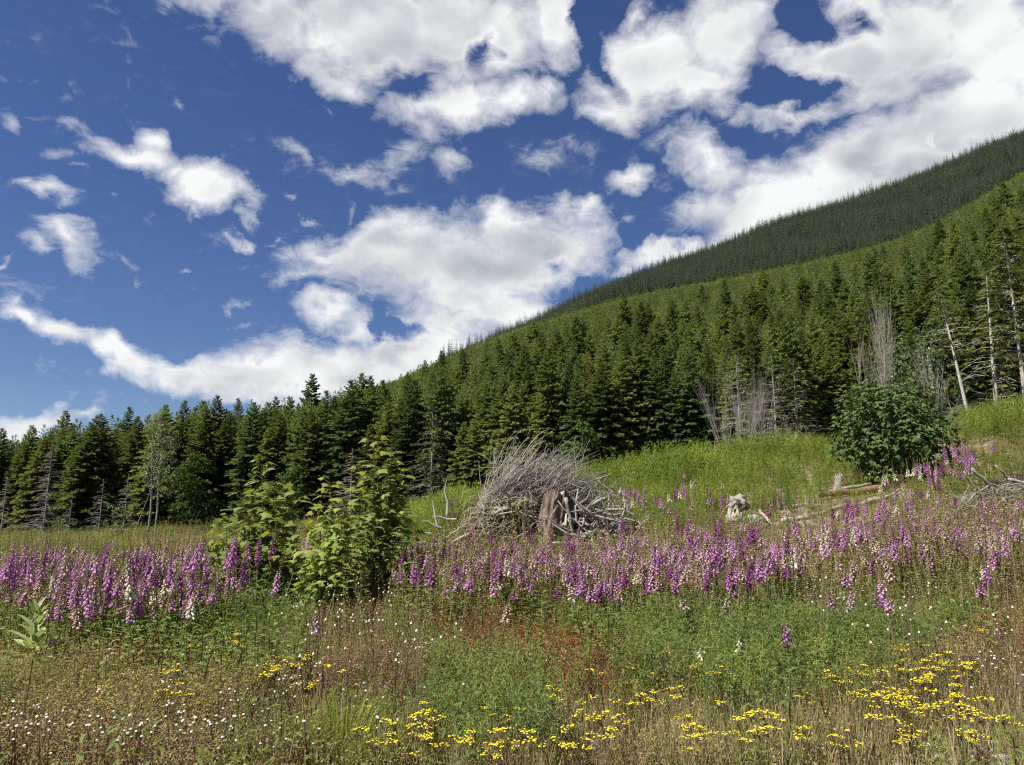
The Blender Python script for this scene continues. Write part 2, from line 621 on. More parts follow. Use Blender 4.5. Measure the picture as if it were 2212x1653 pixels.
def gpt(px, Y, dz=0.0):
    """ground point under picture column px at forward distance Y"""
    a = (px - 1106) / (FPX * 1.0177)
    x = a * Y
    return Vector((x, Y, float(hgt(np.array([x]), np.array([Y]))[0]) + dz))


def gxy(x, y):
    return Vector((x, y, float(hgt(np.array([x]), np.array([y]))[0])))


def ground_material(name, soil, soil2, moss, gravel):
    m = bpy.data.materials.new(name)
    m.use_nodes = True
    t = m.node_tree
    t.nodes.clear()
    g = NT(t)
    p = g.n('ShaderNodeNewGeometry').outputs['Position']
    n1 = g.noise(p, .9, 5, .6)
    n2 = g.noise(p, 9.0, 6, .7)
    n3 = g.noise(p, 42.0, 3, .6)
    c = g.mix(g.range(n2, .35, .65), (*soil, 1), (*soil2, 1))
    c = g.mix(g.math('MULTIPLY', g.range(n1, .45, .62), .8), c, (*moss, 1))
    c = g.mix(g.math('MULTIPLY', g.range(g.noise(p, .65, 3, .5), .52, .60), g.range(n3, .35, .6)), c, (*gravel, 1))
    bs = g.n('ShaderNodeBsdfPrincipled')
    g.put(bs.inputs['Base Color'], c)
    bs.inputs['Roughness'].default_value = .95
    bs.inputs['Specular IOR Level'].default_value = .1
    bp = g.n('ShaderNodeBump')
    bp.inputs['Strength'].default_value = .7
    bp.inputs['Distance'].default_value = .03
    g.put(bp.inputs['Height'], g.math('ADD', n2, g.math('MULTIPLY', n3, .5)))
    g.put(bs.inputs['Normal'], bp.outputs[0])
    o = g.n('ShaderNodeOutputMaterial')
    g.put(o.inputs[0], bs.outputs[0])
    return m


def build_ground():
    tt = np.concatenate([np.log(np.linspace(3, 3.2, 2)), np.linspace(math.log(3.4), math.log(3500), 330)])
    ys = np.exp(tt)
    aa = np.concatenate([np.linspace(AG[0], -.9, 14)[:-1], np.linspace(-.9, .9, 230), np.linspace(.9, AG[-1], 14)[1:]])
    rows = [(-2600., 3200.), (-300., 420.), (-40., 60.), (-8., 12.), (0., 4.)] + [(y, max(y, 3.0)) for y in ys] + [(9000., 9000.)]
    V = []
    for (y, sc) in rows:
        xs = aa * sc
        if y < 3:
            zz = hgt(aa * 3.0, np.full_like(aa, 3.0)) * np.clip(1 + (y - 3) / 12, 0, 1)
        elif y > 3500:
            zz = hgt(aa * 3500, np.full_like(aa, 3500.)) * .2
        else:
            zz = hgt(xs, np.full_like(xs, y))
        V.append(np.stack([xs, np.full_like(xs, y), zz], 1))
    V = np.concatenate(V)
    nr, nc = len(rows), len(aa)
    i = np.arange(nr - 1)[:, None] * nc + np.arange(nc - 1)[None, :]
    F = np.stack([i, i + 1, i + nc + 1, i + nc], -1).reshape(-1, 4)
    me = bpy.data.meshes.new('ground')
    me.from_pydata(V.tolist(), [], F.tolist())
    me.polygons.foreach_set('use_smooth', np.ones(len(F), dtype=bool))
    me.materials.append(ground_material('meadow_soil', (.12, .078, .048), (.20, .145, .095), (.095, .09, .035), (.32, .29, .255)))
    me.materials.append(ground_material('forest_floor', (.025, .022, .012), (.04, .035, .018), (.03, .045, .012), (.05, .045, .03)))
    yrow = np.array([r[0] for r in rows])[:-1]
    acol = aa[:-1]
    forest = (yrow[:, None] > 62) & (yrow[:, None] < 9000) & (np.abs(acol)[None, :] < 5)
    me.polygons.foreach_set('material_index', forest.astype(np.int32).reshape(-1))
    me.update()
    tag(link('ground', me), kind='structure')


build_ground()

# ------------------------------------------------------------------ scattered masses (one object, many small plants)
def point_mass(name, pos, rot, scl, idx, protos, kind='stuff'):
    """instances of the given meshes on points, one object"""
    pc = bpy.data.collections.new(name + '_kinds')
    for k, me in enumerate(protos):
        o = bpy.data.objects.new('%s_kind.%03d' % (name, k), me)
        pc.objects.link(o)
    me = bpy.data.meshes.new(name)
    n = len(pos)
    me.vertices.add(n)
    me.vertices.foreach_set('co', np.asarray(pos, dtype=np.float32).reshape(-1))
    for nm, typ, arr in (('rot', 'FLOAT_VECTOR', np.asarray(rot, dtype=np.float32).reshape(-1)), ('scl', 'FLOAT_VECTOR', np.asarray(scl, dtype=np.float32).reshape(-1))):
        at = me.attributes.new(nm, typ, 'POINT')
        at.data.foreach_set('vector', arr)
    at = me.attributes.new('idx', 'INT', 'POINT')
    at.data.foreach_set('value', np.asarray(idx, dtype=np.int32))
    ob = link(name, me)
    ng = bpy.data.node_groups.new(name, 'GeometryNodeTree')
    ng.interface.new_socket('Geometry', in_out='INPUT', socket_type='NodeSocketGeometry')
    ng.interface.new_socket('Geometry', in_out='OUTPUT', socket_type='NodeSocketGeometry')
    g = NT(ng)
    gi, go = g.n('NodeGroupInput'), g.n('NodeGroupOutput')
    ci = g.n('GeometryNodeCollectionInfo')
    ci.inputs['Collection'].default_value = pc
    ci.inputs['Separate Children'].default_value = True
    ci.inputs['Reset Children'].default_value = True
    ip = g.n('GeometryNodeInstanceOnPoints')

    def attr(nm, typ):
        a = g.n('GeometryNodeInputNamedAttribute', data_type=typ)
        a.inputs['Name'].default_value = nm
        return a.outputs[0]
    g.put(ip.inputs['Points'], gi.outputs[0])
    g.put(ip.inputs['Instance'], ci.outputs[0])
    ip.inputs['Pick Instance'].default_value = True
    g.put(ip.inputs['Instance Index'], attr('idx', 'INT'))
    g.put(ip.inputs['Rotation'], attr('rot', 'FLOAT_VECTOR'))
    g.put(ip.inputs['Scale'], attr('scl', 'FLOAT_VECTOR'))
    g.put(go.inputs[0], ip.outputs[0])
    md = ob.modifiers.new('plants', 'NODES')
    md.node_group = ng
    ob['kind'] = kind
    return ob


# ------------------------------------------------------------------ conifers
M_NEEDLE = [
    leaf_mat('fir_needles_dark', (.086, .118, .040), (.140, .160, .048), .40, tcol=(1.1, 1.15, .6), vary=.75, nscale=.035),
    leaf_mat('fir_needles_olive', (.152, .162, .052), (.100, .126, .040), .40, tcol=(1.1, 1.15, .6), vary=.75, nscale=.035),
    leaf_mat('fir_needles_blue', (.076, .114, .048), (.116, .146, .048), .38, tcol=(1.1, 1.15, .6), vary=.75, nscale=.035),
    leaf_mat('fir_needles_young', (.19, .25, .060), (.16, .22, .052), .36, vary=.6, nscale=.02),
    leaf_mat('fir_needles_old', (.040, .068, .046), (.060, .082, .044), .20, tcol=(1, 1.1, .7), vary=1.0, nscale=.02),
]
M_BARK = wood_mat('conifer_bark', (.10, .085, .07), (.045, .036, .03), (6, 6, 1.2))
M_BARK_PALE = wood_mat('pale_bark', (.40, .37, .33), (.20, .18, .155), (5, 5, 3), lichen=(.30, .30, .27))
M_DEAD = wood_mat('dead_grey_wood', (.27, .245, .215), (.13, .115, .10), (9, 9, 2))


def conifer(h, r, nbr, seed, mat, base=.14, sprays=8, droop=.25, thin=1.0, twigs=0, spire=.66):
    q = random.Random(seed)
    tr = MB()
    lean = (q.uniform(-.02, .02) * h, q.uniform(-.02, .02) * h)
    tr.tube([(lean[0] * t, lean[1] * t, h * t - .3 * (t == 0)) for t in (0, .3, .6, .97)], [h * .0125, h * .0095, h * .006, .01], 6)
    cr = MB()
    for i in range(nbr):
        t = base + (1 - base) * ((i + q.random()) / nbr) ** 1.12
        t = min(t, .992)
        zz = h * t
        az = i * 2.39996 + q.uniform(-.5, .5)
        frac = (1 - t) / (1 - base)
        L = r * (frac ** spire) * q.uniform(.66, 1.16) * (1 if frac < .85 else .8) + .12
        pitch = .55 * (1 - frac) ** 2 + .12 - droop * frac + q.uniform(-.15, .15)
        d = Vector((math.cos(az) * math.cos(pitch), math.sin(az) * math.cos(pitch), math.sin(pitch)))
        p = Vector((lean[0] * t, lean[1] * t, zz))
        side = Vector((-math.sin(az), math.cos(az), 0))
        ns = max(3, int(sprays * (.45 + .55 * min(1, L / r * 1.4))))
        if L > .8:
            cr.kite(p, d, side, L * .9, .05, 1)
        for k in range(ns):
            u = (.12 + .88 * (k + q.random() * .8) / ns)
            pp = p + d * (L * u) + Vector((0, 0, -L * .16 * u * u + L * .10 * max(0, u - .7)))
            for sg in (1, -1):
                dd = (d * q.uniform(.5, .9) + side * sg * q.uniform(.45, .9) + Vector((0, 0, q.uniform(-.42, .12)))).normalized()
                l = L * q.uniform(.20, .40) * (1.1 - .45 * u) + .10
                nrm = Vector((q.uniform(-1, 1), q.uniform(-1, 1), .8))
                cr.kite(pp, dd, nrm, l, l * q.uniform(.32, .48) * thin, 0, mid=.4)
        tip = p + d * (L * .82) + Vector((0, 0, -L * .10))
        cr.kite(tip, (d + Vector((0, 0, q.uniform(-.1, .25)))), side, L * .30 + .1, (L * .11 + .04) * thin, 0)
    for k in range(5):
        cr.kite(Vector((lean[0], lean[1], h * .955)), Vector((q.uniform(-.22, .22), q.uniform(-.22, .22), 1)), Vector((q.random() - .5, q.random() - .5, 0)), h * .06, .12, 0)
    for k in range(twigs):
        t = q.uniform(.06, base + .12)
        az = q.uniform(0, 6.28)
        d = Vector((math.cos(az), math.sin(az), q.uniform(-.4, .1)))
        p = Vector((0, 0, h * t))
        L = r * q.uniform(.4, .8)
        tr.tube([p, p + d * L * .5, p + d * L + Vector((0, 0, -.1 * L))], [.022, .016, .008], 3, 1)
        for j in range(4):
            u = q.uniform(.3, .95)
            tr.tube([p + d * L * u, p + d * L * u + Vector((q.uniform(-.3, .3), q.uniform(-.3, .3), q.uniform(-.35, .05)))], [.01, .005], 3, 1)
    return tr.mesh('trunk', [M_BARK, M_DEAD], True), cr.mesh('crown', [mat, M_BARK])


def merged(tr, cr, name):
    """trunk and crown in one mesh, for far trees"""
    me = bpy.data.meshes.new(name)
    V = [tuple(v.co) for v in tr.vertices] + [tuple(v.co) for v in cr.vertices]
    o = len(tr.vertices)
    F = [tuple(p.vertices) for p in tr.polygons] + [tuple(i + o for i in p.vertices) for p in cr.polygons]
    me.from_pydata(V, [], F)
    for m in cr.materials:
        me.materials.append(m)
    me.polygons.foreach_set('material_index', np.array([1] * len(tr.polygons) + [p.material_index for p in cr.polygons], dtype=np.int32))
    me.update()
    return me


NEARK = []      # (trunk, crown, height, radius, tone word)
spec = [(15, 3.1, 165, 0, 'dark green', .16, 1.0), (14, 3.3, 160, 1, 'olive green', .12, 1.0), (16, 3.0, 170, 2, 'deep bluish green', .18, .95), (13, 3.1, 155, 1, 'olive green', .08, 1.0),
        (15.5, 3.3, 165, 0, 'dark green', .18, 1.05), (14.5, 2.9, 160, 2, 'deep bluish green', .13, 1.0), (14, 3.4, 155, 0, 'dark green', .10, 1.1), (12.5, 3.0, 135, 1, 'olive green', .14, .95)]
for k, (h, r, nb, mi, tone, bs, th) in enumerate(spec):
    a, b = conifer(h, r, int(nb * 1.3), 40 + k, M_NEEDLE[mi], bs, 16, twigs=14, thin=th * 1.28)
    NEARK.append((a, b, h, r, tone))
MIDK = []
for k, (mi, h, r) in enumerate([(0, 15, 2.7), (1, 14, 2.9), (2, 15, 2.6), (1, 14, 2.6), (0, 14, 3.0)]):
    MIDK.append(merged(*conifer(h, r, 95, 80 + k, M_NEEDLE[mi], .08, 7, thin=1.3), 'conifer'))
YOUNGK = [merged(*conifer(9, 1.9, 40, 95 + k, M_NEEDLE[3], .03, 4, thin=1.5), 'conifer') for k in range(3)]
OLDK = [merged(*conifer(24, 3.8, 56, 105 + k, M_NEEDLE[4], .10, 4, thin=1.7), 'conifer') for k in range(3)]


def broad_crown(cr, centre, rx, rz, n, size, q, mat=0, flat=.55):
    for _ in range(n):
        v = Vector((q.gauss(0, 1), q.gauss(0, 1), q.gauss(0, 1))).normalized()
        rr = q.uniform(.45, 1.0) ** .5
        bump = 1 + .22 * math.sin(v.x * 5 + v.z * 4) + .18 * math.sin(v.y * 7 + 2)
        p = centre + Vector((v.x * rx * rr * bump, v.y * rx * rr * bump, v.z * rz * rr * bump))
        n_ = (v + Vector((q.uniform(-.8, .8), q.uniform(-.8, .8), q.uniform(-.2, 1.2))) * flat).normalized()
        d = n_.cross(Vector((q.uniform(-1, 1), q.uniform(-1, 1), q.uniform(-1, 1))))
        cr.kite(p, d, n_, size * q.uniform(.7, 1.3), size * q.uniform(.6, .9), mat)


M_ALDER = leaf_mat('alder_leaves', (.070, .115, .028), (.055, .092, .024), .32, vary=.4, nscale=.5, gloss=.3)
M_MAPLE_DARK = leaf_mat('dark_tree_leaves', (.040, .070, .020), (.05, .085, .022), .25, vary=.4, nscale=.5)
ALDERK = []
for k in range(3):
    q = random.Random(130 + k)
    cr = MB()
    for j in range(9):
        an = q.uniform(0, 6.28)
        rr = q.uniform(.2, 1.6)
        broad_crown(cr, Vector((rr * math.cos(an), rr * math.sin(an), q.uniform(3.5, 8.5))), q.uniform(1.1, 1.7), q.uniform(1.0, 1.6), 75, .5, q)
    tr = MB()
    tr.tube([(0, 0, -.3), (.1, .1, 3), (0, .2, 7)], [.14, .1, .05], 5)
    ALDERK.append(merged(tr.mesh('t', [M_BARK]), cr.mesh('c', [M_ALDER if k < 2 else M_MAPLE_DARK, M_BARK]), 'alder'))

EDGE_A = np.array([-2.4, -.67, -.35, -.1, .12, .30, .45, .67, 2.4])
EDGE_Y = np.array([95, 82, 78, 70, 60, 60, 72, 84, 100.])


def scatter(y0, y1, cell, amax=.80, jitter=.48):
    """jittered grid of ground points inside the view wedge"""
    xs = np.arange(-amax * y1, amax * y1, cell)
    ysx = np.arange(y0, y1, cell)
    X, Y = np.meshgrid(xs, ysx)
    X = X + rng.uniform(-jitter, jitter, X.shape) * cell
    Y = Y + rng.uniform(-jitter, jitter, Y.shape) * cell
    X, Y = X.ravel(), Y.ravel()
    k = (np.abs(X) < amax * Y + 6) & (Y > y0) & (Y < y1)
    return X[k], Y[k]


def picture(x, y, z):
    """picture position (2212 x 1653) of world points"""
    dz = z - EYE
    yc = y * CP + dz * SP
    zc = -y * SP + dz * CP
    return 1106 + FPX * x / yc, 826.5 - FPX * zc / yc


SKYLINE = [(-300, 1010), (-100, 975), (0, 948), (100, 915), (200, 893), (300, 885), (400, 872), (480, 852), (560, 868), (640, 860), (700, 850), (780, 830)] + MIDCREST[4:]
SKA, SKS = line_as(SKYLINE)


def cap_height(x, y, z, h):
    """trees stay below the treeline that the wood shows against the sky"""
    room = EYE + y * (pchip(SKA, SKS, x / y) + rng.uniform(-.016, .007, len(x))) - z
    return np.minimum(h, room)


def build_forest():
    X, Y = scatter(56, 330, 1.9)
    a = X / Y
    keep = Y > np.interp(a, EDGE_A, EDGE_Y) + rng.uniform(0, 3, len(X))
    keep &= (Y < 150) | (rng.random(len(X)) < .8)
    X, Y = X[keep], Y[keep]
    Z = hgt(X, Y)
    H = rng.normal(1.0, .15, len(X)) * np.interp(Y, [60, 110, 330], [.72, .86, 1.12]) * (1 + .10 * lump(X * .06, Y * .06, 77))
    H *= np.interp(X / Y, [-.7, -.5, -.2, 0, .3, .7], [.92, 1.0, 1.0, .95, .95, 1.12])
    H = cap_height(X, Y, Z, H * 14.5) / 14.5
    keep = H > .36
    X, Y, Z, H = X[keep], Y[keep], Z[keep], H[keep]
    kind = rng.integers(0, len(NEARK), len(X))
    sp = np.argmin(np.abs(picture(X, Y, Z)[0] - 655) + np.abs(Y - 100) * 3)
    H[sp] = 1.0
    H[sp] = (EYE + Y[sp] * ray(655, 808)[1] - Z[sp]) / NEARK[0][2]
    kind[sp] = 0
    # which of them show most: fill a coarse picture from near to far
    order = np.argsort(Y)
    grid = np.zeros((207, 277), bool)
    vis = np.zeros(len(X))
    pxb, pyb = picture(X, Y, Z)
    for i in order:
        h, r = NEARK[kind[i]][2] * H[i], NEARK[kind[i]][3] * H[i]
        pt = picture(X[i], Y[i], Z[i] + h)
        w = r / Y[i] * FPX
        y0, y1 = int(pt[1] / 8), int(pyb[i] / 8)
        n = 0
        for yy in range(max(0, y0), min(206, y1) + 1):
            fr = (yy - y0 + .5) / max(1, y1 - y0)
            half = w * min(1, fr * 1.15) * .8
            c0, c1 = max(0, int((pt[0] - half) / 8)), min(276, int((pt[0] + half) / 8))
            if c1 >= c0:
                n += int((~grid[yy, c0:c1 + 1]).sum())
                grid[yy, c0:c1 + 1] = True
        vis[i] = n
    vis[sp] = 1e9
    top = set(np.argsort(-vis)[:292].tolist())
    rest = []
    for i in range(len(X)):
        if i not in top:
            rest.append(i)
            continue
        tm, cm, h, r, tone = NEARK[kind[i]]
        e = empty('conifer_tree', (X[i], Y[i], Z[i]), rng.uniform(0, 6.28), H[i])
        e.scale = (H[i] * rng.uniform(.8, 1.15), H[i] * rng.uniform(.8, 1.15), H[i])
        link('trunk', tm, e)
        link('crown', cm, e)
        px = pxb[i]
        first = Y[i] < np.interp(X[i] / Y[i], EDGE_A, EDGE_Y) + 9
        size = 'tall' if H[i] > .9 else ('short' if H[i] < .72 else 'mid-sized')
        if px < 470:
            where = 'on the forest edge behind the first foxglove patch' if first else 'crowding up behind the forest edge beneath the lowest cloud'
        elif px < 900:
            where = 'on the forest edge behind the maple saplings' if first else 'under the skyline above the maple saplings'
        elif px < 1330:
            where = 'on the forest edge behind the uprooted stump pile' if first else 'on the lower hillside above the stump pile'
        elif px < 1800:
            where = 'on the forest edge above the bright fireweed bank' if first else 'on the hillside above the grey bare shrubs'
        else:
            where = 'on the forest edge beyond the round maple bush' if first else 'on the hillside above the bare white trunks'
        if i == sp:
            tag(e, 'lone conifer that rises highest above the left treeline against the white cloud', 'conifer', 'conifers of the forest edge and lower hillside')
            continue
        tag(e, '%s %s conifer %s' % (size, tone, where), 'conifer', 'conifers of the forest edge and lower hillside')
    pos, rot, scl, idx = [], [], [], []
    protos = MIDK + YOUNGK + OLDK + ALDERK

    def add(x, y, z, s, k):
        pos.append((x, y, z))
        rot.append((rng.normal(0, .02), rng.normal(0, .02), rng.uniform(0, 6.28)))
        w = s * rng.uniform(.78, 1.05) * (1.55 if 5 <= k <= 7 else 1.0)
        scl.append((w, w, s))
        idx.append(k)
    for i in rest:
        k = rng.integers(0, 5)
        if rng.random() < .04:
            k = 11 + rng.integers(0, 3)
        add(X[i], Y[i], Z[i], H[i], k)
    # hillside up to its crest
    X, Y = scatter(330, 1010, 4.7, .78)
    Z = hgt(X, Y)
    px, py = picture(X, Y, Z)
    sel = (px > 520)
    X, Y, Z, px, py = X[sel], Y[sel], Z[sel], px[sel], py[sel]
    nz = lump(X * .012, Y * .012, 21) + .5 * lump(X * .05, Y * .05, 22)
    grove, gap, tallp = lump(X * .035, Y * .035, 71), lump(X * .03, Y * .022, 72), lump(X * .022, Y * .022, 73)
    young_from = np.interp(px, [500, 900, 1150, 1500, 2000, 2212], [450, 440, 480, 560, 610, 560])
    room = cap_height(X, Y, Z, np.full(len(X), 99.0))
    for i in range(len(X)):
        yf = young_from[i] + 95 * nz[i]
        if 1130 < px[i] < 1280 and Y[i] > 760 and rng.random() < .55:
            continue                                      # the logged gap below the ridge
        if grove[i] > 1.25 and rng.random() < .75:
            add(X[i], Y[i], Z[i], rng.uniform(.9, 1.5), 11 + rng.integers(0, 3))
            continue
        if gap[i] > 1.55:
            if rng.random() < .3:
                add(X[i], Y[i], Z[i], rng.uniform(.4, .8), 5 + rng.integers(0, 3))
            continue
        if Y[i] > yf:
            if rng.random() < .08:
                add(X[i], Y[i], Z[i], max(.4, min(room[i] / 14.5 * 1.15, rng.uniform(.75, 1.15))), rng.integers(0, 5))
            else:
                add(X[i], Y[i], Z[i], rng.uniform(.8, 1.5), 5 + rng.integers(0, 3))
        elif rng.random() < .8:
            if rng.random() < .05:
                add(X[i], Y[i], Z[i], max(.5, min(room[i] / 10, rng.uniform(1.0, 1.5))), 11 + rng.integers(0, 3))
            else:
                add(X[i], Y[i], Z[i], max(.4, min(room[i] / 14.5, rng.normal(1.28, .25) * (1 + .16 * tallp[i]))), rng.integers(0, 5))
    # old forest of the upper ridge
    X, Y = scatter(1180, 1990, 7.2, .78)
    Z = hgt(X, Y)
    px, py = picture(X, Y, Z)
    sel = (px > 950)
    X, Y, Z, px = X[sel], Y[sel], Z[sel], px[sel]
    nz = lump(X * .008, Y * .008, 31)
    for i in range(len(X)):
        if nz[i] > .55 and Y[i] < 1780 and rng.random() < .6:
            add(X[i], Y[i], Z[i], rng.uniform(1.2, 1.9), 11 + rng.integers(0, 2))
        else:
            add(X[i], Y[i], Z[i], rng.normal(1.0, .30) * (1 + .2 * math.sin(X[i] * .02 + Y[i] * .013)), 8 + rng.integers(0, 3))
    ob = point_mass('hillside_forest', pos, rot, scl, idx, protos)
    tag(ob, 'dense conifer forest covering the hillside up to the ridge under the clouds', 'forest')
    print('forest points', len(pos))


build_forest()

# ------------------------------------------------------------------ meadow plants
UP = Vector((0, 0, 1))
M_FSTEM = leaf_mat('foxglove_stems', (.15, .145, .06), (.17, .12, .065), .15, vary=.4)
M_PODS = leaf_mat('foxglove_pods', (.22, .23, .095), (.28, .22, .12), .3, vary=.35)
M_SPENT = leaf_mat('withered_bells', (.36, .24, .22), (.34, .27, .19), .3, vary=.35)
M_STEM_BROWN = leaf_mat('dry_stems', (.17, .12, .075), (.12, .085, .055), .1, vary=.5)
M_STEM_RED = leaf_mat('reddish_stems', (.15, .062, .035), (.11, .05, .03), .15, vary=.4)
M_BITS = leaf_mat('olive_seed_bits', (.245, .225, .085), (.20, .17, .075), .3, vary=.5)
M_BITS_BROWN = leaf_mat('brown_seed_bits', (.20, .135, .085), (.165, .115, .065), .25, vary=.5)
M_FEATHER = leaf_mat('feathery_leaves', (.165, .190, .058), (.135, .165, .046), .38, vary=.4, nscale=1.2)
M_FEATHER2 = leaf_mat('dark_feathery_leaves', (.095, .140, .048), (.11, .15, .048), .36, vary=.4, nscale=1.2)
M_GRASS = leaf_mat('grey_green_grass', (.175, .180, .070), (.22, .20, .09), .35, vary=.45, nscale=1.0)
M_GRASS_DRY = leaf_mat('straw_grass', (.36, .29, .155), (.26, .205, .11), .3, vary=.4)
M_GRASS_BRIGHT = leaf_mat('bright_grass', (.19, .225, .045), (.17, .20, .045), .42, vary=.3)
M_BROAD = leaf_mat('broad_green_leaves', (.115, .165, .038), (.15, .185, .042), .42, vary=.5, gloss=.12)
M_BROAD_YEL = leaf_mat('yellowing_leaves', (.20, .19, .04), (.17, .11, .03), .38, vary=.4)
M_SORREL = leaf_mat('red_sorrel_bits', (.21, .055, .035), (.15, .06, .03), .3, vary=.4)
M_FIREWEED = leaf_mat('fireweed_leaves', (.20, .235, .050), (.11, .165, .038), .45, vary=.6, nscale=.25)
M_FIREWEED2 = leaf_mat('fireweed_stems', (.12, .11, .045), (.10, .12, .04), .2, vary=.4)
M_WHITE = leaf_mat('white_petals', (.66, .65, .60), (.58, .57, .51), .25, tcol=(1, 1, .95), vary=.15)
M_YELLOW = leaf_mat('yellow_petals', (.80, .66, .035), (.76, .60, .03), .25, tcol=(1, .95, .6), vary=.2)
M_YCENTRE = leaf_mat('yellow_centres', (.55, .33, .02), None, .1, vary=.2)


def stemmed(seed, n, h0, h1, spread, wst, bits, bl, bw, mats, up=.0, bit_from=.25, lean=.25, bit_mat=(1,), upness=.5):
    """a clump of thin stems set with small leaves or pods"""
    q = random.Random(seed)
    b = MB()
    for i in range(n):
        an = q.uniform(0, 6.28)
        rr = spread * math.sqrt(q.random())
        p = Vector((rr * math.cos(an), rr * math.sin(an), -.02))
        h = q.uniform(h0, h1)
        d = Vector((q.gauss(0, lean), q.gauss(0, lean), 1)).normalized()
        bend = Vector((q.gauss(0, .18), q.gauss(0, .18), 0))
        b.blade(p, d, bend, h, wst, 0, 2)
        for k in range(bits):
            t = bit_from + (1.0 - bit_from) * (k + q.random()) / bits
            pp = p + (d + bend * t * .5) * (h * t)
            a2 = q.uniform(0, 6.28)
            dd = Vector((math.cos(a2), math.sin(a2), q.uniform(upness - .5, upness + .5))).normalized()
            b.kite(pp, dd, Vector((q.uniform(-.5, .5), q.uniform(-.5, .5), 1)), bl * q.uniform(.6, 1.3), bw * q.uniform(.7, 1.3), q.choice(bit_mat))
    return b.mesh('weed', mats)


def grass_clump(seed, n, h0, h1, w, spread, mats, bend=.5, dry=.15):
    q = random.Random(seed)
    b = MB()
    for i in range(n):
        an = q.uniform(0, 6.28)
        rr = spread * math.sqrt(q.random())
        p = Vector((rr * math.cos(an), rr * math.sin(an), -.02))
        out = Vector((math.cos(an), math.sin(an), 0))
        d = (UP + out * q.uniform(0, .35) + Vector((q.gauss(0, .1), q.gauss(0, .1), 0))).normalized()
        b.blade(p, d, out * q.uniform(0, bend) + Vector((q.gauss(0, .15), q.gauss(0, .15), -q.uniform(0, bend * .6))), q.uniform(h0, h1), w * q.uniform(.7, 1.3), 1 if q.random() < dry else 0, 3)
    return b.mesh('grass', mats)


def leafy_clump(seed, n, L0, L1, w, mats, stems=3, sh=.5):
    q = random.Random(seed)
    b = MB()
    for i in range(n):
        an = i * 2.4 + q.uniform(-.4, .4)
        el = q.uniform(.15, 1.1)
        d = Vector((math.cos(an) * math.cos(el), math.sin(an) * math.cos(el), math.sin(el)))
        L = q.uniform(L0, L1)
        b.lance(Vector((math.cos(an) * .04, math.sin(an) * .04, q.uniform(0, .1))), d, UP, L, w * L, q.uniform(.3, .9), 1 if q.random() < .12 else 0, 4)
    for i in range(stems):
        p = Vector((q.gauss(0, .09), q.gauss(0, .09), 0))
        h = sh * q.uniform(.7, 1.3)
        d = Vector((q.gauss(0, .1), q.gauss(0, .1), 1)).normalized()
        b.tube([p, p + d * h], [.006, .004], 3, 0)
        for k in range(9):
            t = .15 + .85 * k / 9
            an = k * 2.4 + q.random()
            dd = Vector((math.cos(an), math.sin(an), q.uniform(.2, .8))).normalized()
            b.lance(p + d * h * t, dd, UP, L0 * (1.15 - .6 * t), w * L0 * .8, .5, 0, 3)
    return b.mesh('leafy', mats)


P_DRY = [stemmed(200 + k, 13, .22, .44, .16, .0045, 15, .017, .012, [M_STEM_BROWN, M_BITS, M_BITS_BROWN], bit_mat=(1, 1, 2)) for k in range(4)]
P_DRYRED = [stemmed(210 + k, 15, .25, .5, .16, .0045, 11, .015, .010, [M_STEM_RED if k % 2 else M_STEM_BROWN, M_BITS_BROWN, M_BITS], bit_mat=(1, 1, 2)) for k in range(4)]
P_FEATHER = [stemmed(220 + k, 11, .32, .62, .15, .006, 26, .055, .012, [M_FEATHER, M_FEATHER], bit_from=.08, lean=.16) for k in range(3)] \
    + [stemmed(225 + k, 11, .4, .75, .15, .006, 28, .06, .013, [M_FEATHER2, M_FEATHER2], bit_from=.08, lean=.14) for k in range(2)]
P_GRASS = [grass_clump(230 + k, 34, .16, .40, .0055, .14, [M_GRASS, M_GRASS_DRY], .45, .36) for k in range(4)]
P_BRIGHT = [grass_clump(240 + k, 60, .25, .5, .009, .12, [M_GRASS_BRIGHT, M_GRASS_DRY], .6, .06) for k in range(2)]
P_BROAD = [leafy_clump(250 + k, 11, .14, .27, .34, [M_BROAD, M_BROAD_YEL], 2 + k % 2, .5) for k in range(4)]
P_SORREL = [stemmed(260 + k, 16, .22, .5, .17, .005, 16, .018, .012, [M_STEM_RED, M_SORREL], bit_from=.3) for k in range(2)]
P_FIRE = [stemmed(270 + k, 13, .75, 1.25, .30, .011, 26, .13, .022, [M_FIREWEED2, M_FIREWEED], bit_from=.12, lean=.08, upness=.85) for k in range(4)]
P_LOW = [stemmed(280 + k, 18, .04, .13, .18, .004, 6, .03, .018, [M_GRASS_DRY, M_BITS, M_BROAD], bit_from=.1, bit_mat=(1, 2), lean=.5) for k in range(3)]

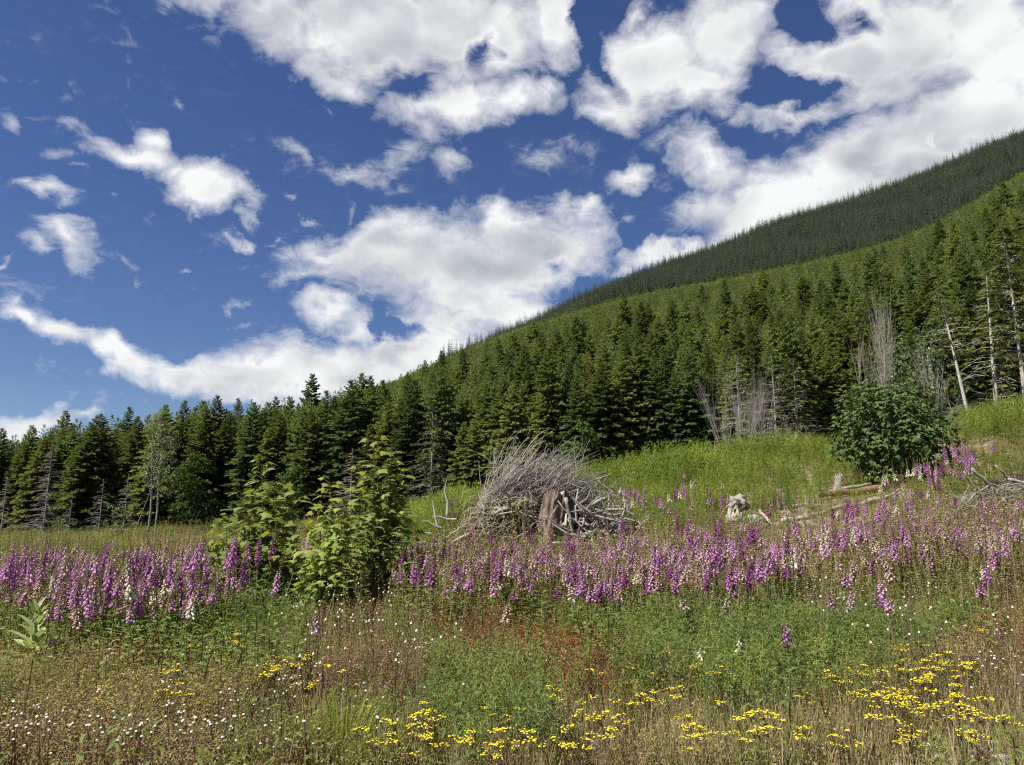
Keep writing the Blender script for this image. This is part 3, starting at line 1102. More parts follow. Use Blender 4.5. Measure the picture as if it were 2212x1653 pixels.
P_STALK = [stemmed(290 + k, 5, .62, 1.12, .2, .011, 30, .027, .019, [M_FSTEM, M_PODS, M_SPENT, M_BROAD], bit_mat=(1, 1, 2, 3), bit_from=.12, lean=.1, upness=.1) for k in range(4)]
SPECIES = ['stalk', 'dry', 'red', 'feather', 'grass', 'bright', 'broad', 'sorrel', 'fire', 'low', 'bare']
PLAN = [  # picture x, y of the ground; radii; species; weight
    (230, 1610, 470, 150, 'dry', 6), (120, 1510, 340, 70, 'dry', 3.5), (700, 1480, 200, 120, 'red', 6), (560, 1530, 200, 60, 'dry', 1.5), (860, 1420, 170, 90, 'red', 4),
    (2110, 1400, 190, 130, 'red', 5), (2150, 1480, 130, 90, 'dry', 2), (1330, 1500, 60, 50, 'red', 1.6),
    (1060, 1585, 190, 85, 'feather', 5), (1420, 1450, 130, 70, 'feather', 2.2), (1700, 1440, 260, 130, 'feather', 4.5), (40, 1440, 110, 80, 'feather', 2.5),
    (560, 1410, 90, 80, 'feather', 3), (1000, 1480, 120, 50, 'feather', 1.6), (1880, 1400, 120, 80, 'feather', 2.4), (1330, 1400, 200, 40, 'feather', 1.2),
    (1700, 1640, 650, 105, 'grass', 8), (1250, 1650, 260, 60, 'grass', 4), (2050, 1540, 250, 70, 'grass', 5), (700, 1640, 180, 50, 'grass', 1.4),
    (1560, 1520, 32, 34, 'bright', 14), (760, 1660, 85, 45, 'bright', 5), (1340, 1420, 60, 20, 'bright', 1.5),
    (280, 1400, 270, 75, 'broad', 5), (1290, 1470, 60, 45, 'broad', 4), (1150, 1400, 330, 50, 'broad', 1.4), (2060, 1350, 70, 60, 'broad', 3), (350, 1490, 110, 40, 'broad', 2),
    (1620, 1370, 300, 40, 'broad', 1.2), (1830, 1300, 120, 40, 'broad', 1.0),
    (1060, 1405, 85, 40, 'sorrel', 14), (1190, 1420, 120, 36, 'sorrel', 9), (1265, 1530, 50, 55, 'sorrel', 8), (290, 1470, 45, 22, 'sorrel', 4), (2190, 1450, 60, 60, 'sorrel', 1.6),
    (1285, 1590, 50, 105, 'bare', 12), (900, 1560, 120, 40, 'bare', 1.5), (430, 1600, 200, 60, 'bare', 1.2), (1960, 1690, 140, 100, 'bare', 13), (2130, 1650, 120, 90, 'bare', 11), (1280, 1730, 70, 90, 'bare', 9), (560, 1520, 110, 18, 'bare', 3),
    (2110, 1545, 95, 62, 'bare', 9), (330, 1500, 60, 14, 'bare', 4), (1620, 1655, 90, 30, 'bare', 8), (1150, 1640, 50, 20, 'bare', 2),
]


def plant_meadow():
    store = {s: ([], [], [], []) for s in SPECIES}
    nk = dict(stalk=len(P_STALK), dry=len(P_DRY), red=len(P_DRYRED), feather=len(P_FEATHER), grass=len(P_GRASS), bright=len(P_BRIGHT), broad=len(P_BROAD), sorrel=len(P_SORREL), fire=len(P_FIRE), low=len(P_LOW), bare=1)
    for (y0, y1, cell) in ((2.6, 4.6, .17), (4.6, 7.5, .098), (7.5, 10.5, .13), (10.5, 15, .175), (15, 24, .25), (24, 44, .40), (44, 86, .72)):
        X, Y = scatter(y0, y1, cell, .80)
        Z = hgt(X, Y)
        px, py = picture(X, Y, Z)
        W = np.zeros((len(X), len(SPECIES)))
        I = {s: k for k, s in enumerate(SPECIES)}
        W[:, I['dry']] = .9
        W[:, I['red']] = .6
        W[:, I['grass']] = .5
        W[:, I['low']] = .9
        W[:, I['broad']] = .07
        W[:, I['feather']] = .16
        W[:, I['bare']] = .55
        for (cx, cy, rx, ry, sp, wt) in PLAN:
            r2 = ((px - cx) / rx) ** 2 + ((py - cy) / ry) ** 2
            if sp == 'bare' and wt > 5:
                W[:, :I['bare']] *= (1 - .82 * np.exp(-r2 * 1.4))[:, None]
            W[:, I[sp]] += wt * np.exp(-r2 * 1.1) * (Y < 20)
        far = np.clip((Y - 15) / 6, 0, 1)
        bank = np.exp(-(((px - 1560) / 300) ** 4)) * np.clip((Y - 22) / 3, 0, 1) * np.clip((45 - Y) / 3, 0, 1)
        bank = np.maximum(bank, np.exp(-(((px - 955) / 80) ** 4)) * np.clip((Y - 24) / 4, 0, 1) * (Y < 62))
        bank = np.maximum(bank, np.clip((px - 2080) / 60, 0, 1) * (Y > 33) * (Y < 62))
        W[:, I['fire']] = 9 * bank
        fox = np.clip((Y - np.interp(px, [0, 560, 900, 1300, 1700, 2212], [8.3, 9.6, 10.0, 9.4, 8.8, 9.4])) / 1.6, 0, 1) * np.clip((np.interp(px, [0, 560, 900, 2212], [13.5, 12.5, 15.5, 17.5]) - Y) / 1.5, 0, 1)
        fox *= 1 - .9 * np.exp(-(((px - 720) / 175) ** 6))
        W[:, I['stalk']] = .10 + 2.6 * fox * np.exp(.5 * lump(X * .9, Y * .9, 63))
        W[:, I['broad']] += far * .7
        W[:, I['feather']] += far * .9 * (px > 1000)
        W[:, I['grass']] += far * .8
        W[:, I['dry']] += far * 1.2 * (px < 900)
        logs = np.exp(-(((px - 1800) / 190) ** 4)) * np.clip((Y - 17.5) / 1.5, 0, 1) * np.clip((28 - Y) / 1.5, 0, 1)
        W[:, I['low']] += 3 * logs
        W[:, I['grass']] += 2.2 * logs
        W[:, I['red']] += 1.2 * logs
        W[:, I['bare']] += .6 * logs
        W[:, I['bare']] += 2.0 * bank * (lump(X * .9, Y * .9, 61) > .4)
        W[:, I['feather']] *= 1 - .8 * logs
        W[:, I['bare']] *= 1 - logs
        W[:, I['grass']] += 2.5 * logs
        clump = lump(X * .55, Y * .55, 64)
        patch = lump(X * 1.3, Y * 1.3, 51)
        W[:, I['dry']] *= np.exp(.5 * patch)
        W[:, I['feather']] *= np.exp(.6 * lump(X * 1.1, Y * 1.1, 52))
        W[:, I['grass']] *= np.exp(.5 * lump(X * 1.5, Y * 1.5, 53))
        W[:, I['broad']] *= np.exp(.6 * lump(X * 1.4, Y * 1.4, 54))
        W[:, I['bare']] *= np.exp(.6 * lump(X * 1.6, Y * 1.6, 55))
        cum = np.cumsum(W, 1)
        pick = (rng.random(len(X))[:, None] * cum[:, -1:] > cum).sum(1)
        grow = 1.0 if y1 <= 11 else (1.12 if y1 <= 15 else (1.35 if y1 <= 24 else (1.7 if y1 <= 44 else 2.2)))
        for i in range(len(X)):
            sp = SPECIES[pick[i]]
            if sp == 'bare':
                continue
            P, Ro, S, K = store[sp]
            P.append((X[i], Y[i], Z[i]))
            Ro.append((0, 0, rng.uniform(0, 6.28)))
            s = (.55 if sp == 'stalk' and Y[i] < 8.3 else 1.0) * rng.uniform(.72, 1.2) * (1 + (.30 if sp == 'fire' else (.30 if sp == 'feather' else .16)) * min(2.0, max(-1.6, clump[i] if sp in ('fire', 'feather') else patch[i]))) * (1 - .45 * logs[i])
            w = grow if sp != 'fire' else .84
            S.append((s * w, s * w, s * (1 + (w - 1) * .35)))
            K.append(rng.integers(0, nk[sp]))
    info = dict(stalk=('spent_foxglove_stalks', P_STALK, 'withered foxglove stalks with green and beige pods among the flowering ones'),
                dry=('dry_weeds', P_DRY, 'tangle of dry olive and brown weeds covering the lower left of the meadow'),
                red=('brown_weeds', P_DRYRED, 'thin brown and reddish weed stems standing through the meadow'),
                feather=('feathery_weeds', P_FEATHER, 'soft green feathery weeds growing in dense patches in the meadow'),
                grass=('meadow_grass', P_GRASS, 'fine grey green grass growing across the meadow'),
                bright=('bright_grass', P_BRIGHT, 'bright yellow green grass blades among the weeds'),
                broad=('leafy_undergrowth', P_BROAD, 'broad green leaves growing beneath the foxgloves'),
                sorrel=('red_sorrel', P_SORREL, 'patches of red sorrel below the foxgloves'),
                fire=('fireweed_undergrowth', P_FIRE, 'tall bright green fireweed covering the bank below the forest'),
                low=('ground_cover', P_LOW, 'low moss and small leaves covering the ground'))
    for s, (nm, pr, lab) in info.items():
        P, Ro, S, K = store[s]
        print(nm, len(P))
        tag(point_mass(nm, P, Ro, S, K, pr), lab, 'undergrowth' if s != 'grass' else 'grass')


plant_meadow()

# stones in the bare patches
M_STONE = wood_mat('grey_gravel', (.34, .32, .29), (.17, .155, .14), (9, 9, 9), streak=.3)


def stone_mesh(seed):
    q = random.Random(seed)
    import bmesh
    bm = bmesh.new()
    bmesh.ops.create_icosphere(bm, subdivisions=1, radius=.5)
    sx, sy, sz = q.uniform(.7, 1.2), q.uniform(.6, 1), q.uniform(.35, .7)
    for v in bm.verts:
        k = q.uniform(.78, 1.15)
        v.co = Vector((v.co.x * sx * k, v.co.y * sy * k, v.co.z * sz * k))
    me = bpy.data.meshes.new('stone')
    bm.to_mesh(me)
    bm.free()
    me.materials.append(M_STONE)
    return me


def build_gravel():
    P, Ro, S, K = [], [], [], []
    pr = [stone_mesh(300 + k) for k in range(5)]
    X, Y = scatter(4.6, 11, .045, .78)
    Z = hgt(X, Y)
    px, py = picture(X, Y, Z)
    w = np.full(len(X), .045)
    for (cx, cy, rx, ry, sp, wt) in PLAN:
        if sp == 'bare':
            w += .75 * np.exp(-(((px - cx) / rx) ** 2 + ((py - cy) / ry) ** 2))
    for i in np.nonzero(rng.random(len(X)) < w)[0]:
        s = float(np.clip(rng.lognormal(-3.75, .55), .012, .11))
        P.append((X[i], Y[i], Z[i] + s * .12))
        Ro.append((rng.normal(0, .3), rng.normal(0, .3), rng.uniform(0, 6.28)))
        S.append((s, s, s))
        K.append(rng.integers(0, 5))
    tag(point_mass('gravel', P, Ro, S, K, pr), 'loose grey gravel in the bare gaps between the weeds', 'gravel')


build_gravel()

# ------------------------------------------------------------------ stumps, brush piles, logs
M_BLEACH = wood_mat('bleached_wood', (.30, .275, .24), (.105, .09, .075), (22, 22, 4.5), bump=.8)
M_STUMP = wood_mat('weathered_stump', (.185, .145, .108), (.024, .018, .013), (15, 15, 1.2), bump=1.0, streak=.75)
M_CUT = wood_mat('cut_end_grain', (.34, .30, .25), (.20, .165, .13), (6, 6, 6))
M_ROT = wood_mat('rotten_wood', (.20, .11, .055), (.075, .042, .025), (12, 12, 3), bump=.9)
M_EARTH = wood_mat('root_earth', (.055, .038, .026), (.020, .014, .010), (5, 5, 5), bump=1.0)
M_TWIG = wood_mat('grey_twigs', (.27, .25, .22), (.085, .075, .063), (9, 9, 9))
M_STRAW = wood_mat('straw_strands', (.38, .31, .23), (.19, .145, .10), (6, 6, 6))


def W(px, py, Y):
    a, s = ray(px, py)
    return Vector((a * Y, Y, EYE + s * Y))


def local(pts, o):
    return [Vector(p) - o for p in pts]


def bent(p0, p1, sag=.0, jit=.03, n=6, q=rnd):
    p0, p1 = Vector(p0), Vector(p1)
    L = (p1 - p0).length
    out = []
    for i in range(n):
        t = i / (n - 1)
        p = p0.lerp(p1, t) + Vector((q.gauss(0, jit), q.gauss(0, jit), q.gauss(0, jit))) * L * (1 if 0 < i < n - 1 else 0)
        p.z += sag * L * 4 * t * (1 - t)
        out.append(p)
    return out


def pole(name, label, cat, p0, p1, r0, r1, mat, sag=.0, jit=.015, group=None, stubs=0, sides=8, seed=0):
    """a fallen log or branch; its broken side branches are parts"""
    q = random.Random(seed)
    o = Vector(p0)
    pts = local(bent(p0, p1, sag, jit, 7, q), o)
    L = (Vector(p1) - Vector(p0)).length
    b = MB()
    b.tube(pts, [r0 + (r1 - r0) * i / 6 for i in range(7)], sides, 0, True, .10)
    e = empty(name, o)
    link('wood', b.mesh('wood', [mat], True), e)
    for k in range(stubs):
        i = q.randint(1, 5)
        d = Vector((q.gauss(0, 1), q.gauss(0, .6), q.uniform(-.2, 1.2))).normalized()
        s = MB()
        l = L * q.uniform(.10, .28)
        s.tube([pts[i], pts[i] + d * l * .5, pts[i] + d * l + Vector((0, 0, l * q.uniform(-.2, .2)))], [r1 * .7, r1 * .5, r1 * .2], 5, 0)
        link('side_branch', s.mesh('side_branch', [mat], True), e)
    tag(e, label, cat, group)
    return e


def mound(name, centre, rx, ry, rz, seed, mat, rough=.35, res=(40, 18)):
    q = np.random.default_rng(seed)
    th = np.linspace(0, 2 * np.pi, res[0], endpoint=False)
    ph = np.linspace(-.35, np.pi / 2, res[1])
    T, Pp = np.meshgrid(th, ph)
    dx, dy, dz = np.cos(T) * np.cos(Pp), np.sin(T) * np.cos(Pp), np.sin(Pp)
    n = np.zeros_like(dx)
    for f, am in ((2, .45), (5, .35), (11, .28), (21, .18)):
        for _ in range(4):
            k = q.normal(0, f, 3)
            n += am * np.sin(dx * k[0] + dy * k[1] + dz * k[2] + q.uniform(0, 6)) / 2
    r = 1 + rough * n * np.clip(np.cos(Pp) * 2, 0, 1)
    V = np.stack([dx * r * rx, dy * r * ry, dz * r * rz], -1).reshape(-1, 3)
    F = []
    for i in range(res[1] - 1):
        for j in range(res[0]):
            a, b2 = i * res[0] + j, i * res[0] + (j + 1) % res[0]
            F.append((a, b2, b2 + res[0], a + res[0]))
    F.append(tuple((res[1] - 1) * res[0] + j for j in range(res[0])))
    me = bpy.data.meshes.new(name)
    me.from_pydata((V + np.array(centre)).tolist(), [], F)
    me.materials.append(mat)
    me.update()
    return me


def stump_mesh(h, r0, r1, lean, seed, sides=22, rows=9, flare=.35, jag=.06, mats=None, twist=0.0):
    """a stump with fluted sides and a broken or sawn top"""
    q = random.Random(seed)
    fl = [q.uniform(-1, 1) for _ in range(sides)]
    fl2 = [q.uniform(-1, 1) for _ in range(sides)]
    b = MB()
    for i in range(rows):
        t = i / (rows - 1)
        for k in range(sides):
            an = 2 * math.pi * k / sides + twist * t
            r = r0 + (r1 - r0) * t ** .6
            r *= 1 + flare * (1 - t) ** 3 * (1 + .9 * math.sin(an * 5 + seed)) + .11 * fl[k] + .05 * q.uniform(-1, 1)
            z = h * t + (jag * fl2[k] * h if i == rows - 1 else 0)
            b.v.append(Vector((r * math.cos(an) + lean[0] * t, r * math.sin(an) + lean[1] * t, z - .08 * (i == 0))))
    for i in range(rows - 1):
        for k in range(sides):
            a, c = i * sides + k, i * sides + (k + 1) % sides
            b.f.append((a, c, c + sides, a + sides))
            b.m.append(0)
    top = MB()
    for k in range(sides):
        top.v.append(b.v[(rows - 1) * sides + k] * 1.0)
    c = sum(top.v, Vector()) / sides
    c.z -= .02
    top.v.append(c)
    for k in range(sides):
        top.f.append((k, (k + 1) % sides, sides))
        top.m.append(0)
    mats = mats or (M_STUMP, M_CUT)
    return b.mesh('trunk', [mats[0]]), top.mesh('cut_top', [mats[1]])


def build_pile():
    Y = 18.0
    q = random.Random(5)
    # --- the uprooted stump
    base = W(1184, 1172, Y)
    top = W(1192, 1066, Y)
    e = empty('uprooted_stump', base)
    h = (top - base).length
    a, b = stump_mesh(h, .34, .285, (top.x - base.x + .10, .05), 3, flare=.4, jag=.055, sides=30, rows=12)
    link('trunk', a, e)
    link('cut_top', b, e)
    link('root_earth', mound('root_earth', (0, .35, -.22), .52, .4, .5, 8, M_EARTH, .5), e)
    for k, (px, py, dy, r) in enumerate(((1120, 1200, -.2, .09), (1236, 1196, -.3, .08), (1160, 1212, -.45, .07), (1262, 1168, .2, .07), (1092, 1160, .3, .08), (1205, 1208, -.4, .06))):
        m = MB()
        p1 = W(px, py, Y + dy) - base
        m.tube([Vector((p1.x * .15, p1.y * .15, .16)), Vector((p1.x * .55, p1.y * .6, .05 + p1.z * .3)), p1, p1 * 1.25 + Vector((0, 0, -.12))], [r * 1.7, r * 1.3, r * .8, r * .3], 7, 0, False, .12)
        link('root', m.mesh('root', [M_STUMP], True), e)
    tag(e, 'weathered brown stump tilted upright in the middle of the brush pile', 'stump')

    # --- the heap of earth and twigs behind it
    o = gxy(.35, 18.9)
    e = empty('brush_pile', o)
    link('earth_mound', mound('earth_mound', W(1150, 1205, 18.8) - o, 1.6, .8, 1.30, 12, M_EARTH, .45, (72, 26)), e)
    link('earth_clod', mound('earth_clod', W(1310, 1190, 18.6) - o, .85, .5, .72, 13, M_EARTH, .5), e)
    b = MB()
    for i in range(1500):                       # the grey plume combed towards the upper right
        u = q.random()
        s = W(1035 + 215 * u ** 1.1, 1116 - 42 * math.sin(math.pi * min(1, u * .95)) - 20 * u + q.gauss(0, 32), 18.25 + q.uniform(-.2, 1.0)) - o
        ang = 0.66 - .36 * u + q.gauss(0, .45)
        L = q.uniform(.35, 1.08) * (1.15 - .45 * u)
        d = Vector((math.cos(ang), q.gauss(0, .28), math.sin(ang))).normalized()
        c = Vector((.12, 0, -.42)) * q.uniform(.3, 1.3)
        p1 = s + d * L * .5
        p2 = p1 + (d + c * .5).normalized() * L * .35
        p3 = p2 + (d + c * 1.1).normalized() * L * .3
        r = min(.022, q.lognormvariate(-5.05, .45))
        b.tube([s, p1, p2, p3], [r * 1.2, r, r * .7, r * .35], 3, 0)
    for i in range(110):                         # stray twigs that stick out of the outline
        s = W(q.uniform(1060, 1250), q.uniform(1000, 1075), 18.5 + q.uniform(-.2, .5)) - o
        ang = q.gauss(1.25, .55)
        L = q.uniform(.5, 1.1)
        d = Vector((math.cos(ang), q.gauss(0, .3), math.sin(ang))).normalized()
        r = q.uniform(.004, .007)
        b.tube([s, s + d * L * .6, s + d * L + Vector((q.gauss(0, .1), 0, -.05))], [r, r * .8, r * .35], 3, 0)
    for i in range(420):                        # jumble to the right of the stump
        s = W(q.uniform(1205, 1330), q.uniform(1045, 1190), 18.2 + q.uniform(-.2, .7)) - o
        ang = q.choice((q.gauss(.35, .4), q.gauss(-.5, .5), q.gauss(2.2, .5)))
        L = q.uniform(.25, .8)
        d = Vector((math.cos(ang), q.gauss(0, .4), math.sin(ang))).normalized()
        r = q.uniform(.005, .013)
        p1 = s + d * L * .5 + Vector((q.gauss(0, .03), 0, q.gauss(0, .03)))
        b.tube([s - d * L * .3, p1, p1 + d * L * .5 + Vector((0, 0, q.gauss(-.03, .05)))], [r, r * .9, r * .4], 3, 0)
    tw = link('twigs', b.mesh('twigs', [M_TWIG]), e)
    tw['kind'] = 'stuff'
    b = MB()
    for i in range(210):                        # straw coloured rootlets that hang on the left
        s = W(1030 + q.uniform(0, 135), q.uniform(1075, 1150), 17.9 + q.uniform(-.25, .6)) - o
        d = Vector((q.gauss(-.75, .6), q.gauss(-.3, .3), q.uniform(.0, 1.1))).normalized()
        L = q.uniform(.25, .7)
        p1 = s + d * L * .5
        p2 = p1 + Vector((d.x, d.y, d.z - .9)).normalized() * L * .4
        p3 = p2 + Vector((d.x * .4, d.y, -1.2)).normalized() * L * .45
        r = q.uniform(.004, .008)
        b.tube([s, p1, p2, p3], [r, r, r * .8, r * .4], 3, 0)
    tw = link('rootlets', b.mesh('rootlets', [M_STRAW]), e)
    tw['kind'] = 'stuff'
    tag(e, 'large heap of earth and grey twigs swept up behind the tilted stump', 'brush pile')

    b = MB()
    for i in range(120):                        # broken roots and limbs sprawling out to both sides
        u = q.random()
        px = q.choice((q.uniform(1215, 1370), q.uniform(1200, 1330), q.uniform(930, 1150)))
        s = W(px, q.uniform(1085, 1200) + .12 * abs(px - 1180), 17.9 + q.uniform(-.5, .5)) - o
        ang = q.choice((q.gauss(.3, .35), q.gauss(2.8, .4), q.gauss(1.5, .5)))
        L = q.uniform(.3, .95)
        d = Vector((math.cos(ang), q.gauss(0, .4), math.sin(ang))).normalized()
        r = q.uniform(.014, .042)
        p1 = s + d * L * .4 + Vector((q.gauss(0, .05), 0, q.gauss(0, .05)))
        p2 = p1 + (d + Vector((q.gauss(0, .4), 0, q.gauss(0, .4)))).normalized() * L * .35
        b.tube([s, p1, p2, p2 + (d + Vector((q.gauss(0, .5), 0, q.gauss(-.1, .5)))).normalized() * L * .3], [r, r * .85, r * .6, r * .25], 5, 0)
    tw = link('limbs', b.mesh('limbs', [M_BLEACH], True), e)
    tw['kind'] = 'stuff'
    G = 'bleached branches of the big brush pile'
    for k, (p0, p1, Y0, Y1, r0, r1, st, lab) in enumerate((
        ((948, 1192), (1016, 1153), 17.4, 17.7, 0.025, 0.040, 1, 'pale smooth branch end poking out left of the big brush pile'),
        ((900, 1172), (985, 1205), 17.2, 17.5, 0.022, 0.036, 3, 'forked grey root wood lying left of the big brush pile'),
        ((880, 1215), (965, 1196), 17.0, 17.2, 0.029, 0.043, 2, 'grey limb lying low behind the maple saplings'),
        ((1066, 1112), (1118, 1088), 17.7, 17.9, 0.036, 0.047, 1, 'short pale log end sticking out left of the stump'),
        ((1210, 1192), (1283, 1148), 17.3, 17.7, 0.061, 0.036, 1, 'thick bleached branch propped against the stump foot on the right'),
        ((1205, 1082), (1292, 1170), 17.6, 17.5, 0.016, 0.022, 1, 'thin pale branch slanting down right of the stump'),
        ((1254, 1158), (1268, 1098), 17.6, 17.9, 0.032, 0.043, 1, 'upright bleached fork standing right of the stump'),
        ((1262, 1104), (1308, 1078), 17.8, 18.0, 0.036, 0.047, 0, 'bleached limb pointing up to the right above the fork'),
        ((1275, 1112), (1405, 1144), 17.8, 17.6, 0.032, 0.016, 3, 'long grey branch reaching right out of the brush pile'),
        ((1240, 1050), (1320, 1028), 18.3, 18.5, 0.014, 0.022, 1, 'slim grey branch at the upper right of the brush pile'),
        ((1195, 1062), (1245, 1030), 18.2, 18.4, 0.020, 0.014, 1, 'slim grey branch rising behind the stump top'),
        ((1278, 1165), (1310, 1215), 17.2, 17.1, 0.036, 0.022, 1, 'bleached branch dipping into the foxgloves below the pile'),
        ((905, 1205), (1012, 1128), 17.8, 18.1, 0.013, 0.009, 0, 'thin straight stick leaning left of the brush pile'),
        ((1222, 1075), (1240, 1160), 17.5, 17.6, 0.043, 0.032, 0, 'pale broken slab standing close to the right of the stump'),
    )):
        pole('bleached_branch', lab, 'branch', W(*p0, Y0), W(*p1, Y1), r0, r1, M_BLEACH, q.uniform(-.03, .06), .02, G, st, 7, 60 + k)

    # a little yellow-green shoot growing on the heap
    o = W(1115, 1130, 17.6)
    e = empty('leafy_shoot', o)
    b = MB()
    lf = MB()
    for i in range(9):
        d = Vector((q.gauss(0, .5), q.gauss(0, .4), 1)).normalized()
        L = q.uniform(.35, .7)
        b.tube([Vector(), d * L * .5, d * L], [.008, .006, .003], 3)
        for k in range(13):
            p = d * L * (.25 + .75 * k / 13)
            dd = Vector((q.gauss(0, 1), q.gauss(0, 1), q.uniform(-.2, .7))).normalized()
            lf.kite(p, dd, UP, q.uniform(.05, .1), q.uniform(.04, .07), 0 if q.random() < .5 else 1, .1)
    link('stem', b.mesh('stem', [M_STEM_BROWN]), e)
    link('foliage', lf.mesh('foliage', [M_BROAD_YEL, M_GRASS_BRIGHT]), e)
    tag(e, 'small yellow green leafy shoot growing on the brush pile left of the stump', 'shrub')


build_pile()


def build_right_pile():
    q = random.Random(15)
    Y = 16.5
    o = gxy(*(W(2165, 1120, Y + .6).xy))
    e = empty('brush_pile', o)
    link('earth_mound', mound('earth_mound', W(2205, 1135, Y + .7) - o, 1.35, .6, .86, 22, M_EARTH, .45, (64, 24)), e)
    b = MB()
    for i in range(820):
        px = q.uniform(2075, 2290)
        pyl = 1044 + abs(px - 2205) * .24
        s = W(px, pyl + q.random() ** 1.3 * 100, Y + q.uniform(-.35, .5)) - o
        ang = q.gauss(.12, .42) + (math.pi if q.random() < .5 else 0)
        L = q.uniform(.25, .85)
        d = Vector((math.cos(ang), q.gauss(0, .3), math.sin(ang))).normalized()
        r = q.uniform(.005, .012)
        b.tube([s - d * L * .5, s + Vector((0, 0, q.gauss(0, .03))), s + d * L * .5], [r, r, r * .5], 3, 0)
    tw = link('twigs', b.mesh('twigs', [M_TWIG]), e)
    tw['kind'] = 'stuff'
    tag(e, 'pile of dead grey sticks and earth at the right edge of the meadow', 'brush pile')
    G = 'bleached branches of the right brush pile'
    for k, (p0, p1, Y0, Y1, r0, r1, st, lab) in enumerate((
        ((2082, 1018), (2112, 1066), 16.3, 16.4, 0.016, 0.025, 0, 'pale curved stick at the left tip of the right brush pile'),
        ((2100, 1012), (2160, 1066), 16.5, 16.6, .03, .045, 1, 'dark grey pole slanting down into the right brush pile'),
        ((2150, 1005), (2200, 1050), 16.7, 16.8, 0.022, 0.032, 1, 'grey pole slanting from the top of the right brush pile'),
        ((2178, 1036), (2250, 1056), 16.4, 16.4, 0.036, 0.043, 1, 'thick pale branch lying across the top of the right brush pile'),
        ((2085, 1090), (2135, 1050), 16.1, 16.2, 0.014, 0.022, 1, 'forked pale stick on the left side of the right brush pile'),
        ((2100, 1128), (2160, 1085), 16.0, 16.2, 0.025, 0.022, 1, 'bleached branch leaning low on the right brush pile'),
        ((2165, 1075), (2212, 1128), 16.0, 16.0, 0.022, 0.029, 1, 'grey branch falling down the front of the right brush pile'),
        ((2040, 1106), (2105, 1098), 16.1, 16.2, 0.012, 0.014, 0, 'thin stick reaching left from the right brush pile'),
    )):
        pole('bleached_branch', lab, 'branch', W(*p0, Y0), W(*p1, Y1), r0, r1, M_BLEACH if k != 1 else M_DEAD, q.uniform(-.03, .05), .02, G, st, 7, 90 + k)


build_right_pile()


